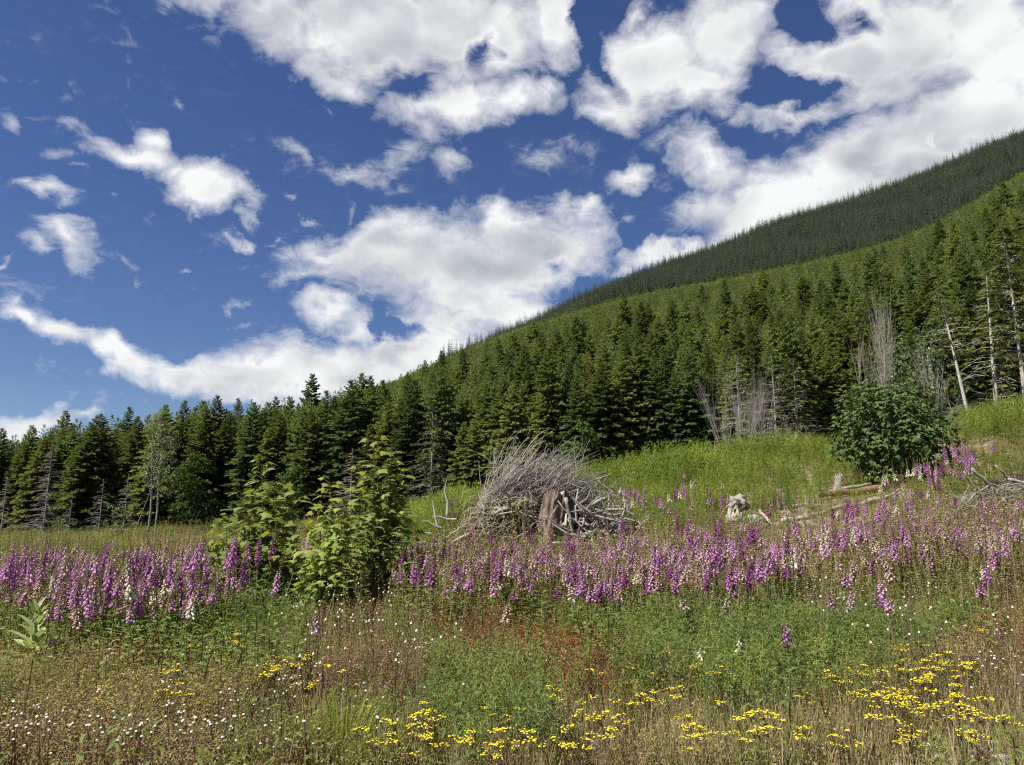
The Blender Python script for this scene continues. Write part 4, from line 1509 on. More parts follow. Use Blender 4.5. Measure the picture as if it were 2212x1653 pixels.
def build_slope_wood():
    # weathered snag with holes
    q = random.Random(25)
    b0 = W(1586, 1146, 19.5)
    g0 = gxy(b0.x, b0.y)
    top = W(1600, 1070, 19.5)
    e = empty('weathered_snag', g0)
    H = top.z - g0.z
    m = MB()

    def limb(name, path, rad, sides=11, wob=.2):
        mm = MB()
        mm.tube([W(px, py, 19.5 + dy) - g0 for (px, py, dy) in path], rad, sides, 0, True, wob)
        link(name, mm.mesh(name, [M_BLEACH]), e)
    limb('trunk', [(1582, 1168, 0), (1584, 1146, .02), (1579, 1130, .0), (1588, 1114, -.04), (1586, 1102, 0), (1596, 1090, .03), (1598, 1080, 0), (1603, 1069, 0)], [.15, .12, .13, .16, .13, .22, .19, .07], 15, .34)
    limb('side_limb', [(1596, 1092, -.1), (1608, 1087, -.16), (1616, 1092, -.14), (1613, 1104, -.1)], [.12, .11, .07, .03], 10, .3)
    limb('side_limb', [(1584, 1126, -.1), (1597, 1118, -.16), (1603, 1106, -.12)], [.10, .075, .03], 9, .3)
    limb('side_limb', [(1592, 1084, .0), (1582, 1080, -.05), (1577, 1071, 0)], [.10, .06, .02], 9, .3)
    limb('side_limb', [(1582, 1138, .0), (1573, 1126, -.08), (1569, 1112, 0)], [.08, .05, .02], 8, .3)
    for (px, py, dy, r) in ((1598, 1089, -.2, .085), (1589, 1106, -.13, .06), (1585, 1127, -.13, .07), (1606, 1078, -.13, .05), (1583, 1144, -.12, .05)):
        link('knot_hole', mound('knot_hole', W(px, py, 19.5 + dy) - g0, r, .045, r * 1.2, int(px), M_EARTH, .35, (14, 6)), e)
    tag(e, 'bleached twisted snag with dark knot holes standing on the grassy slope', 'snag')

    def stump(px, py, Y, h, r, label, seed, mats, jag=.05, lean=(0, 0)):
        w = W(px, py, Y)
        g0 = gxy(w.x, w.y)
        e = empty('tree_stump', g0)
        a, b = stump_mesh(h, r, r * .9, lean, seed, 18, 7, .3, jag, mats)
        link('trunk', a, e)
        link('cut_top', b, e)
        tag(e, label, 'stump')
    stump(1690, 1090, 23.5, .62, .26, 'low cut stump with pale sides on the slope left of the fallen logs', 5, (M_STUMP, M_CUT), .02)
    stump(1808, 1035, 26.5, .55, .13, 'narrow white broken stump at the left foot of the round maple bush', 6, (M_BLEACH, M_BLEACH), .45, (.06, 0))
    stump(1665, 975, 39.6, .55, .42, 'dark wide stump among the foxgloves on the crest of the bank', 7, (M_ROT, M_STUMP), .05)
    stump(1300, 1100, 19.2, .4, .3, 'dark root end behind the right side of the brush pile', 8, (M_EARTH, M_ROT), .1)

    def log(p0, Y0, p1, Y1, r0, r1, label, mat, k, st=1, lift=.6):
        a, b = W(*p0, Y0), W(*p1, Y1)
        ga, gb = gxy(a.x, a.y), gxy(b.x, b.y)
        ga.z = max(ga.z + r0 * lift, a.z - .25)
        gb.z = max(gb.z + r1 * lift, b.z - .25)
        pole('fallen_log', label, 'log', ga, gb, r0, r1, mat, 0, .008, None, st, 10, 120 + k)
    log((1770, 1052), 25.2, (1915, 1046), 26.0, .10, .13, 'reddish brown rotten log lying under the round maple bush', M_ROT, 1)
    log((1735, 1103), 21.6, (1910, 1062), 23.4, .055, .085, 'long bleached log lying on the slope below the rotten log', M_BLEACH, 2, 1, 1.0)
    log((1790, 1047), 25.8, (1880, 1030), 26.6, .06, .05, 'thin pale log just behind the rotten log', M_BLEACH, 3)
    log((1600, 1150), 19.2, (1660, 1128), 20.2, .08, .06, 'short grey log beside the foot of the twisted snag', M_STUMP, 4)
    log((1640, 1085), 21.5, (1668, 1130), 20.4, .05, .04, 'grey slanting limb between the snag and the cut stump', M_BLEACH, 5, 2)
    log((1690, 1128), 20.6, (1745, 1108), 21.2, .09, .08, 'stubby pale log end half hidden below the cut stump', M_BLEACH, 6)
    log((1840, 1190), 16.0, (1900, 1200), 16.0, .07, .06, 'short dark log behind the purple foxgloves on the right slope', M_STUMP, 7)
    log((1440, 1020), 33.0, (1500, 1028), 33.0, .06, .05, 'pale log lying high on the fireweed bank', M_BLEACH, 8)
    log((1820, 1495), 6.9, (1872, 1512), 6.75, .012, .009, 'thin pale stick lying among the yellow flowers', M_BLEACH, 9, 0, 2.0)
    log((1930, 1520), 6.7, (1955, 1555), 6.4, .008, .006, 'thin bent stick standing in the grass at lower right', M_BLEACH, 10, 0, 2.0)
    for k, (px, py, Y, s, lab) in enumerate(((1508, 986, 36, .38, 'pale boulder on the crest left of the grey shrubs'), (1625, 1098, 21.3, .3, 'grey rock beside the twisted snag'), (1540, 1120, 19.8, .16, 'small pale rock left of the twisted snag'),
                                             (2030, 1130, 15.2, .15, 'small white rock left of the right brush pile'))):
        w = W(px, py, Y)
        g0 = gxy(w.x, w.y)
        o = link('boulder', mound('boulder', (0, 0, 0), s, s * .7, s * .8, 140 + k, M_STONE, .3, (16, 7)), None, g0)
        tag(o, lab, 'rock')


build_slope_wood()

# ------------------------------------------------------------------ bare, dead and broad-leaved trees at the forest edge
def bare_conifer(px, Y, h, label, mat=None, n=90, r=1.6, droop=.35, lean=(0, 0), foliage=0, base=.05, seed=0, hair=4, thick=.011, fmat=None, btilt=0.0):
    q = random.Random(seed)
    mat = mat or M_DEAD
    g0 = gpt(px, Y)
    e = empty('dead_conifer' if not foliage else 'half_bare_conifer', g0)
    tr = MB()
    tr.tube([Vector((lean[0] * t, lean[1] * t, h * t - .2 * (t == 0))) for t in (0, .25, .5, .75, 1)], [h * thick, h * thick * .8, h * thick * .6, h * thick * .36, .012], 8, 0, False, .05)
    link('trunk', tr.mesh('trunk', [mat], True), e)
    br = MB()
    fo = MB()
    for i in range(n):
        t = base + (1 - base) * (i + q.random()) / n
        az = q.uniform(0, 6.28)
        L = r * (1 - t) ** .7 * q.uniform(.55, 1.15) + .1
        d = Vector((math.cos(az), math.sin(az), q.uniform(-.1, .25) + btilt)).normalized()
        p = Vector((lean[0] * t, lean[1] * t, h * t))
        p1 = p + d * L * .5
        p2 = p1 + (d + Vector((0, 0, -droop))).normalized() * L * .5
        rr = .016 * (.5 + .5 * (1 - t)) + .004
        br.tube([p, p1, p2], [rr, rr * .75, rr * .35], 3)
        for k in range(hair):
            u = q.uniform(.2, 1)
            s = p.lerp(p1, u * 2) if u < .5 else p1.lerp(p2, u * 2 - 1)
            dd = (d + Vector((q.gauss(0, .6), q.gauss(0, .6), q.gauss(-.25, .3)))).normalized()
            l = L * q.uniform(.18, .36)
            br.tube([s, s + dd * l], [rr * .45, rr * .2], 3)
            if foliage and q.random() < foliage:
                fo.kite(s, dd, UP, l * 1.1 + .15, .16, 0)
                fo.kite(s + dd * l * .5, (dd + Vector((q.gauss(0, .7), q.gauss(0, .7), -.2))), UP, l * .7 + .12, .13, 0)
    link('branches', br.mesh('branches', [mat]), e)
    if fo.f:
        link('crown', fo.mesh('crown', [fmat or M_NEEDLE[1]]), e)
    tag(e, label, 'tree')


M_GREYTWIG = wood_mat('bare_grey_twigs', (.19, .175, .158), (.085, .076, .066), (6, 6, 6))
M_BIRCHBARK = wood_mat('birch_bark', (.20, .19, .17), (.08, .074, .066), (5, 5, 3))


def bare_broadleaf(name, px, Y, h, spread, label, nstem=5, seed=0, mat=None, cat='tree', r0=.05, twigs=5, splay=.2, arch=0.0, off=0.0):
    """several bare stems that fork upwards"""
    q = random.Random(seed)
    mat = mat or M_TWIG
    if mat is M_TWIG:
        mat = M_GREYTWIG
    r0 *= .72
    g0 = gpt(px, Y)
    e = empty(name, g0)
    for i in range(nstem):
        st = MB()
        an = q.uniform(0, 6.28)
        lean = Vector((math.cos(an), math.sin(an), 0)) * splay * q.uniform(.3, 1.2) + Vector((off, 0, 0))
        hh = h * q.uniform(.6, 1.0)
        p = Vector((math.cos(an) * spread * q.random() * .5, math.sin(an) * spread * q.random() * .5, -.1))

        def grow(p, d, L, r, depth):
            pts = [p]
            dd = d.copy()
            for k in range(4):
                dd = (dd + Vector((q.gauss(0, .05), q.gauss(0, .05), .09 - arch * .35 - splay * .24))).normalized()
                pts.append(pts[-1] + dd * L / 4)
            st.tube(pts, [r, r * .86, r * .72, r * .58, r * .36], 5 if depth == 0 else 3)
            if depth < 2:
                for k in range(twigs if depth == 0 else max(2, twigs - 2)):
                    j = q.randint(2, 4)
                    a2 = q.uniform(0, 6.28)
                    nd = (dd * q.uniform(.8, 1.2) + Vector((math.cos(a2), math.sin(a2), .5)) * .17).normalized()
                    grow(pts[j], nd, L * q.uniform(.4, .75), r * .42, depth + 1)
        grow(p, (UP + lean).normalized(), hh * .72, r0 * q.uniform(.6, 1.1), 0)
        link('stem', st.mesh('stem', [mat]), e)
    tag(e, label, cat)


def leafy_tree(px, Y, h, w, label, mat, n, size, base=.3, seed=0, bark=None, lobes=10, name='broadleaf_tree', stems=1):
    q = random.Random(seed)
    g0 = gpt(px, Y)
    e = empty(name, g0)
    tr = MB()
    for s in range(stems):
        x = (s - (stems - 1) / 2) * .5
        tr.tube([Vector((x * (1 + t), 0, h * t * .93 - .2 * (t == 0))) + Vector((.12 * math.sin(t * 6 + s), 0, 0)) for t in (0, .2, .4, .6, .8, 1)], [h * .011, h * .009, h * .008, h * .006, h * .004, .01], 6)
    lv = MB()
    for j in range(lobes):
        t = (j + .5) / lobes
        an = q.uniform(0, 6.28)
        prof = math.sin(math.pi * min(1, .12 + .88 * t)) ** .7
        c = Vector((math.cos(an) * w * .5 * prof * q.random(), math.sin(an) * w * .5 * prof * q.random(), h * (base + (1 - base) * (t * .86 + .04))))
        broad_crown(lv, c, w * .30 * q.uniform(.8, 1.2) * (1.15 - .5 * t), h * .10, n // lobes, size, q, 0, 1.0)
        tr.tube([Vector((0, 0, c.z - h * .1)), c.lerp(Vector((0, 0, c.z)), .5), c], [.03, .02, .008], 3)
    link('trunk', tr.mesh('trunk', [bark or M_BARK_PALE], True), e)
    link('crown', lv.mesh('crown', [mat]), e)
    tag(e, label, 'tree')


M_BIRCH = leaf_mat('birch_leaves', (.13, .15, .085), (.105, .13, .066), .3, vary=.4, gloss=.15)
M_CEDAR = leaf_mat('sparse_needles', (.080, .098, .036), (.066, .088, .032), .3, vary=.4)
leafy_tree(328, 66, 10.8, 3.4, 'slender birch with two pale stems and small silvery leaves before the conifers', M_BIRCH, 3000, .15, .32, 1, M_BIRCHBARK, 12, 'birch_tree', 2)
leafy_tree(412, 70, 7.4, 4.6, 'rounded dark leafy tree right of the slender birch', M_MAPLE_DARK, 1500, .30, .12, 2, M_BARK, 11)
leafy_tree(252, 62, 2.9, 2.4, 'low olive bush at the foot of the conifers left of the birch', M_ALDER, 420, .15, .05, 3, M_BARK, 6, 'leafy_bush')
leafy_tree(635, 68, 6.0, 3.6, 'dark leafy tree behind the leftmost maple sapling', M_MAPLE_DARK, 900, .28, .1, 4, M_BARK, 9)
leafy_tree(1985, 50, 7.2, 4.4, 'green alder behind the round maple bush on its right', M_ALDER, 1300, .22, .22, 5, M_BARK, 11)
leafy_tree(2055, 56, 9.2, 4.2, 'taller green alder near the white bare trunks', M_ALDER, 1300, .24, .3, 6, M_BARK, 11)
leafy_tree(1345, 41, 1.7, 2.2, 'small green bush on the crest right of the brush pile', M_ALDER, 300, .12, .05, 7, M_BARK, 5, 'leafy_bush')
leafy_tree(1262, 52, 5.2, 3.0, 'leafy tree just behind the twig plume', M_MAPLE_DARK, 700, .24, .1, 8, M_BARK, 8)
bare_conifer(95, 70, 8.6, 'grey dead conifer with drooping twigs at the far left forest edge', n=190, r=2.2, seed=11)
bare_conifer(215, 70, 5.0, 'bare grey lower conifer left of the birch', n=70, r=1.5, seed=12)
bare_conifer(268, 70, 5.4, 'bare grey conifer with drooping side twigs just left of the birch', n=80, r=1.5, seed=13)
bare_conifer(4, 68, 5.5, 'bare pale trunk at the left border of the picture', n=70, r=1.2, seed=14)
bare_conifer(150, 74, 4.0, 'thin dead sapling among the left conifers', n=50, r=1.0, seed=15)
bare_conifer(288, 60, 5.0, 'dead pole leaning right below the birch', n=14, r=.5, lean=(1.5, 0), seed=16, thick=.007)
bare_conifer(755, 62, 6.2, 'grey brown half dead conifer behind the tall maple sapling', n=120, r=1.6, foliage=.12, seed=17, fmat=M_BITS_BROWN)
bare_conifer(930, 58, 8.6, 'pale olive thin conifer with bare grey lower branches left of the twig plume', n=190, r=2.2, foliage=.62, seed=18, fmat=M_CEDAR, hair=6)
bare_conifer(1610, 54, 8.4, 'grey dead conifer above the bare shrubs', n=140, r=1.9, foliage=.15, seed=19, fmat=M_CEDAR)
bare_conifer(1690, 50, 7.4, 'grey bare conifer right of the bare shrubs', n=130, r=1.8, foliage=.2, seed=20, fmat=M_CEDAR)
bare_conifer(1738, 50, 7.0, 'thin olive conifer with a pale trunk left of the maple bush', n=150, r=1.8, foliage=.6, seed=21, fmat=M_CEDAR)
bare_conifer(2182, 50, 10.4, 'tall bare white trunk with drooping grey branches at the right edge', M_BARK_PALE, n=85, r=3.2, droop=.6, lean=(.45, 0), seed=22, hair=5, thick=.016)
bare_conifer(2122, 53, 11.0, 'leaning pale trunk with a thin green top near the right edge', M_BARK_PALE, n=110, r=2.3, lean=(-1.3, 0), foliage=.5, base=.5, seed=23, hair=5, fmat=M_NEEDLE[1], thick=.013)
bare_conifer(2250, 48, 13, 'tall olive conifer leaning into the right edge', M_BARK_PALE, n=190, r=3.6, foliage=.85, base=.25, seed=24, hair=7, fmat=M_CEDAR)
bare_broadleaf('bare_tree', 1942, 46, 8.8, .3, 'tall bare grey alder with upswept stems above the maple bush', 5, 331, M_TWIG, r0=.055, twigs=9, splay=.05)
bare_broadleaf('bare_tree', 1888, 50, 7.6, .3, 'smaller bare alder left of the tall bare one', 3, 32, M_TWIG, r0=.04, twigs=7, splay=.10)
bare_broadleaf('bare_tree', 2040, 48, 5.6, .6, 'bare thin tree behind the right side of the maple bush', 5, 33, M_DEAD, r0=.05, twigs=6, splay=.2)
bare_broadleaf('bare_shrub', 1592, 43, 4.6, 1.6, 'bare grey shrub of many upright stems, leftmost on the crest', 22, 34, M_TWIG, 'shrub', .019, 6, .3)
bare_broadleaf('bare_shrub', 1650, 44, 4.9, 1.6, 'bare grey shrub of many upright stems, middle of the crest', 22, 35, M_TWIG, 'shrub', .019, 6, .26)
bare_broadleaf('bare_shrub', 1740, 43, 2.6, 1.6, 'low pale tangled bare shrub beside the maple bush', 18, 36, M_TWIG, 'shrub', .02, 6, .6, .25)
bare_broadleaf('bare_shrub', 2110, 45, 3.6, 1.4, 'arching grey branches below the leaning pale trunk', 14, 37, M_TWIG, 'shrub', .022, 6, .55, .5, -.2)
bare_broadleaf('bare_shrub', 2200, 43, 3.8, 1.4, 'arching grey branches below the tall white trunk', 14, 38, M_TWIG, 'shrub', .022, 6, .6, .5, -.4)
bare_broadleaf('bare_shrub', 2052, 30, 2.6, .3, 'bent pale sapling stem at the right side of the maple bush', 2, 39, M_BLEACH, 'shrub', .035, 4, .3, .3, .3)

# ------------------------------------------------------------------ maples
def maple_leaf(seed, mats):
    """five pointed lobes, folded along the middle and drooping at the tips"""
    q = random.Random(seed)
    rim = [(0, -.02), (.16, .02), (.42, -.08), (.30, .14), (.56, .30), (.30, .36), (.36, .52), (.20, .52), (.12, .74), (0, 1.0)]
    pts = rim + [(-x, y) for x, y in rim[-2:0:-1]]
    b = MB()
    b.v.append(Vector((0, .30, .03)))
    for (x, y) in pts:
        x *= q.uniform(.9, 1.1)
        y *= q.uniform(.94, 1.06)
        b.v.append(Vector((x, y, -.30 * (x * x) - .22 * max(0, y - .3) ** 2 + q.uniform(-.02, .02))))
    n = len(pts)
    for k in range(n):
        b.f.append((0, 1 + k, 1 + (k + 1) % n))
        b.m.append(0)
    b.kite(Vector((0, 0, 0)), Vector((0, -1, .1)), UP, .35, .025, 1)
    return b.mesh('leaf', mats)


M_MAPLE = leaf_mat('maple_leaves', (.165, .220, .050), (.21, .25, .056), .50, vary=.5, gloss=.12, wn=.3)
M_MAPLE_NEW = leaf_mat('young_maple_leaves', (.26, .29, .055), (.22, .26, .055), .5, vary=.3, gloss=.1, wn=.3)
M_MAPLE_BUSH = leaf_mat('dark_maple_leaves', (.036, .064, .018), (.066, .098, .025), .26, vary=.7, gloss=.15, wn=.3)
M_TWIGGREEN = leaf_mat('maple_shoots', (.11, .085, .04), None, .1)
LEAF = [maple_leaf(400 + k, [M_MAPLE, M_TWIGGREEN]) for k in range(4)]
LEAFNEW = [maple_leaf(410 + k, [M_MAPLE_NEW, M_TWIGGREEN]) for k in range(2)]
LEAFBUSH = [maple_leaf(420 + k, [M_MAPLE_BUSH, M_TWIGGREEN]) for k in range(4)]


def leaf_frame(d, n):
    y = Vector(d).normalized()
    z = Vector(n)
    z = (z - y * z.dot(y)).normalized()
    return Matrix((y.cross(z), y, z)).transposed()


def sapling(px, Y, shoots, label, seed, size=.25, nmax=300, extra=130):
    q = random.Random(seed)
    g0 = gpt(px, Y)
    e = empty('maple_sapling', g0)
    leaves = []
    for (tx, ty, dy, x0, low) in shoots:
        st = MB()
        top = W(tx, ty, Y + dy) - g0
        p0 = Vector((x0, q.uniform(-.1, .1), -.05))
        mid = p0.lerp(top, .5) + Vector((q.uniform(-.08, .08), q.uniform(-.08, .08), 0))
        pts = [p0 * ((1 - t) ** 2) + mid * (2 * t * (1 - t)) + top * (t * t) for t in [k / 7 for k in range(8)]]
        st.tube(pts, [.016 - .0017 * k for k in range(8)], 5)
        L = (top - p0).length
        nn = max(3, int(L * (1 - low) / .055))
        for k in range(nn):
            t = low + (1 - low) * (k + .5) / nn
            i = min(6, int(t * 7))
            p = pts[i].lerp(pts[i + 1], t * 7 - i)
            az = k * 1.57 + q.uniform(-.4, .4)
            for sgn in (0, math.pi):
                a2 = az + sgn
                reach = (.09 + .20 * (1 - t) * q.random() + .05 * q.random()) * min(1, L)
                out = Vector((math.cos(a2), math.sin(a2), q.uniform(.1, .8) if t > .85 else q.uniform(-.1, .55)))
                lp = p + out * reach
                st.tube([p, lp], [.005, .003], 3)
                leaves.append((lp, out, t))
                if q.random() < .75 and t < .85:
                    lp2 = p + out * reach * q.uniform(.5, 1.7) + Vector((q.gauss(0, .08), q.gauss(0, .08), q.gauss(0, .06)))
                    leaves.append((lp2, out + Vector((q.gauss(0, .6), q.gauss(0, .6), 0)), t))
        link('stem', st.mesh('stem', [M_TWIGGREEN]), e)
    q.shuffle(leaves)
    for k, (lp, out, t) in enumerate(leaves[:nmax]):
        d = Vector((out.x, out.y, q.uniform(-.5, .15))).normalized()
        n = Vector((q.gauss(0, .4), q.gauss(-.3, .4), 1))
        s = size * q.uniform(.65, 1.3) * (1.05 if t < .85 else .7)
        me = q.choice(LEAFNEW) if (t > .86 or q.random() < .12) else q.choice(LEAF)
        o = link('leaf', me, e)
        mt = leaf_frame(d, n).to_4x4()
        o.matrix_local = Matrix.Translation(lp) @ mt @ Matrix.Diagonal((s, s, s, 1))
    mass = MB()
    for (lp, out, t) in leaves[nmax:nmax + extra]:
        d = Vector((out.x, out.y, q.uniform(-.75, .05))).normalized()
        n = Vector((q.gauss(0, .35), q.gauss(-.1, .35), 1))
        s = size * q.uniform(.7, 1.2)
        m = leaf_frame(d, n)
        me = LEAF[q.randrange(4)]
        b = len(mass.v)
        mass.v += [lp + m @ (v.co * s) for v in me.vertices]
        for pl in me.polygons:
            mass.f.append(tuple(i + b for i in pl.vertices))
            mass.m.append(0)
    if mass.f:
        fo = link('foliage', mass.mesh('foliage', [M_MAPLE]), e)
        fo['kind'] = 'stuff'
    tag(e, label, 'maple sapling')


qq = random.Random(77)
sapling(572, 12.6, [(570 + qq.uniform(-115, 85), 0, 0, 0, 0) for _ in range(0)] + [
    (566, 1002, .1, 0, .25), (642, 1065, .1, .12, .2), (655, 1130, -.4, .2, .15), (480, 1160, -.5, -.25, .1), (600, 1200, -.7, .05, .05), (640, 1190, -.5, .2, .05), (520, 1210, -.7, -.1, .05), (585, 1040, .1, 0, .2), (520, 1060, -.1, -.1, .2), (610, 1050, .2, .1, .2), (590, 1075, -.4, .05, .15), (470, 1120, -.2, -.2, .2), (500, 1110, .3, -.15, .2),
    (540, 1130, -.5, -.1, .1), (440, 1165, -.1, -.3, .25), (600, 1150, -.6, .1, .1), (560, 1180, -.6, .0, .1), (500, 1170, -.5, -.2, .1), (545, 1065, 0, 0, .2),
    (620, 1100, .4, .1, .2), (580, 1110, .2, 0, .2)],
    'widest bushy maple sapling with yellow green leaves behind the left foxgloves', 1, .185, 300, 800)
sapling(720, 12.0, [(712, 1040, 0, 0, .25), (672, 1190, -.4, -.12, .1), (770, 1210, -.3, .15, .1), (735, 1080, -.1, .05, .2), (690, 1100, .1, -.08, .2), (760, 1120, -.2, .1, .2), (745, 1160, -.4, .08, .1), (700, 1180, -.5, 0, .1),
                    (680, 1220, -.4, -.1, .1), (730, 1230, -.6, .05, .1), (715, 1120, .1, 0, .2)],
        'low bright maple sapling in the middle of the three saplings', 2, .16, 300, 420)
sapling(822, 12.8, [(806, 952, 0, 0, .34), (846, 968, .1, .04, .42), (872, 1010, .15, .08, .42), (782, 1010, .1, -.04, .35), (840, 1050, -.2, .05, .2), (870, 1080, -.1, .12, .2), (800, 1090, -.2, -.05, .15), (850, 1140, -.4, .1, .1), (885, 1150, .1, .16, .12),
                    (815, 1170, -.5, 0, .1), (860, 1200, -.5, .1, .1), (890, 1215, -.2, .2, .1), (820, 1040, .2, 0, .25)],
        'tallest slender maple sapling with two leafy tips left of the brush pile', 3, .178, 300, 420)


def round_maple():
    q = random.Random(9)
    Y = 27.5
    g0 = gxy(*(W(1932, 1045, Y).xy))
    e = empty('maple_bush', g0)
    c = W(1930, 932, Y) - g0
    Rx, Rz = 1.92, 2.2
    st = MB()
    for i in range(16):
        an = q.uniform(0, 6.28)
        d = Vector((math.cos(an) * .7, math.sin(an) * .7, 1.2)).normalized()
        p = Vector((math.cos(an) * .2, math.sin(an) * .2, -.1))
        pts = [p + d * (k * .55) + Vector((q.gauss(0, .06), q.gauss(0, .06), 0)) for k in range(6)]
        st.tube(pts, [.05, .045, .035, .028, .02, .01], 5)
    link('stems', st.mesh('stems', [M_BARK], True), e)
    items = []
    lob = [(Vector((q.gauss(0, 1), q.gauss(0, 1), q.gauss(0, .9))).normalized(), q.uniform(.12, .42)) for _ in range(34)]
    while len(items) < 5600:
        v = Vector((q.gauss(0, 1), q.gauss(0, 1), q.gauss(0, 1))).normalized()
        bump = max([0] + [am * max(0, 1 - (1 - v.dot(u)) / .07) for u, am in lob])
        rr = (.80 + bump) * (1 - .5 * q.random() ** 1.4)
        wx = 1.0 if v.z > -.2 else 1.12
        p = Vector((c.x + v.x * Rx * rr * wx, v.y * 1.95 * rr * wx, c.z + v.z * Rz * rr))
        if p.z < .10:
            continue
        if v.z < -.45 and v.x > .15 and q.random() < .6:
            continue
        if q.random() < .07:
            p += v * q.uniform(0, .4)
        items.append((p, v))
    for _ in range(26):                          # long shoots that stick out of the outline
        v = Vector((q.gauss(0, 1), q.gauss(0, .8), q.uniform(-.1, 1.0))).normalized()
        s0 = Vector((c.x + v.x * Rx * .9, v.y * 1.8, c.z + v.z * Rz * .9))
        dd = (v + Vector((q.gauss(0, .3), q.gauss(0, .3), .5))).normalized()
        L = q.uniform(.25, .65)
        st = MB()
        st.tube([s0 - dd * .4, s0 + dd * L], [.012, .004], 3)
        link('shoot', st.mesh('shoot', [M_TWIGGREEN]), e)
        for k in range(9):
            items.append((s0 + dd * L * k / 8 + Vector((q.gauss(0, .05), q.gauss(0, .05), q.gauss(0, .04))), (v + Vector((q.gauss(0, .6), q.gauss(0, .6), 0))).normalized()))
    cam_l = Vector((0, 0, EYE)) - g0
    items.sort(key=lambda it: -it[1].dot((cam_l - it[0]).normalized()) - it[0].length * .15)
    front = items[:1900]
    q.shuffle(front)
    single = set(id(i) for i in front[:300])
    mass = MB()
    for it in items:
        p, v = it
        n = (v + Vector((q.gauss(0, .5), q.gauss(0, .5), .55 + q.gauss(0, .35)))).normalized()
        d = Vector((v.x + q.gauss(0, .6), v.y + q.gauss(0, .6), -.55 + q.gauss(0, .4))).normalized()
        s = .165 * q.uniform(.65, 1.25)
        m = leaf_frame(d, n)
        if id(it) in single:
            o = link('leaf', q.choice(LEAFBUSH), e)
            o.matrix_local = Matrix.Translation(p) @ m.to_4x4() @ Matrix.Diagonal((s, s, s, 1))
        else:
            b = len(mass.v)
            for (x, y, z) in ((0, .3, .03), (0, 0, 0), (.42, -.05, -.06), (.5, .32, -.08), (.26, .5, -.02), (0, 1, -.12), (-.26, .5, -.02), (-.5, .32, -.08), (-.42, -.05, -.06)):
                mass.v.append(p + m @ Vector((x * s, y * s, z * s)))
            for k in range(1, 9):
                mass.f.append((b, b + k, b + (k % 8) + 1))
                mass.m.append(0)
    fo = link('foliage', mass.mesh('foliage', [M_MAPLE_BUSH]), e)
    fo['kind'] = 'stuff'
    tag(e, 'big round dark green maple bush on the slope below the white trunks', 'maple bush')


round_maple()

# ------------------------------------------------------------------ foxgloves
BELLS = [
    ('purple', leaf_mat('purple_bells', (.35, .125, .33), (.45, .205, .43), .28, tcol=(1.1, .85, 1.05), vary=.45)),
    ('deep purple', leaf_mat('deep_purple_bells', (.19, .035, .165), (.27, .065, .235), .25, tcol=(1.1, .8, 1.0), vary=.4)),
    ('mauve pink', leaf_mat('mauve_bells', (.46, .235, .42), (.54, .33, .49), .32, tcol=(1.15, .85, 1.05), vary=.25)),
    ('faded pink', leaf_mat('faded_bells', (.46, .32, .34), (.50, .40, .34), .3, tcol=(1.1, .9, .9), vary=.3)),
    ('creamy white', leaf_mat('cream_bells', (.62, .61, .47), (.68, .66, .56), .35, tcol=(1.05, 1.05, .8), vary=.15)),
]


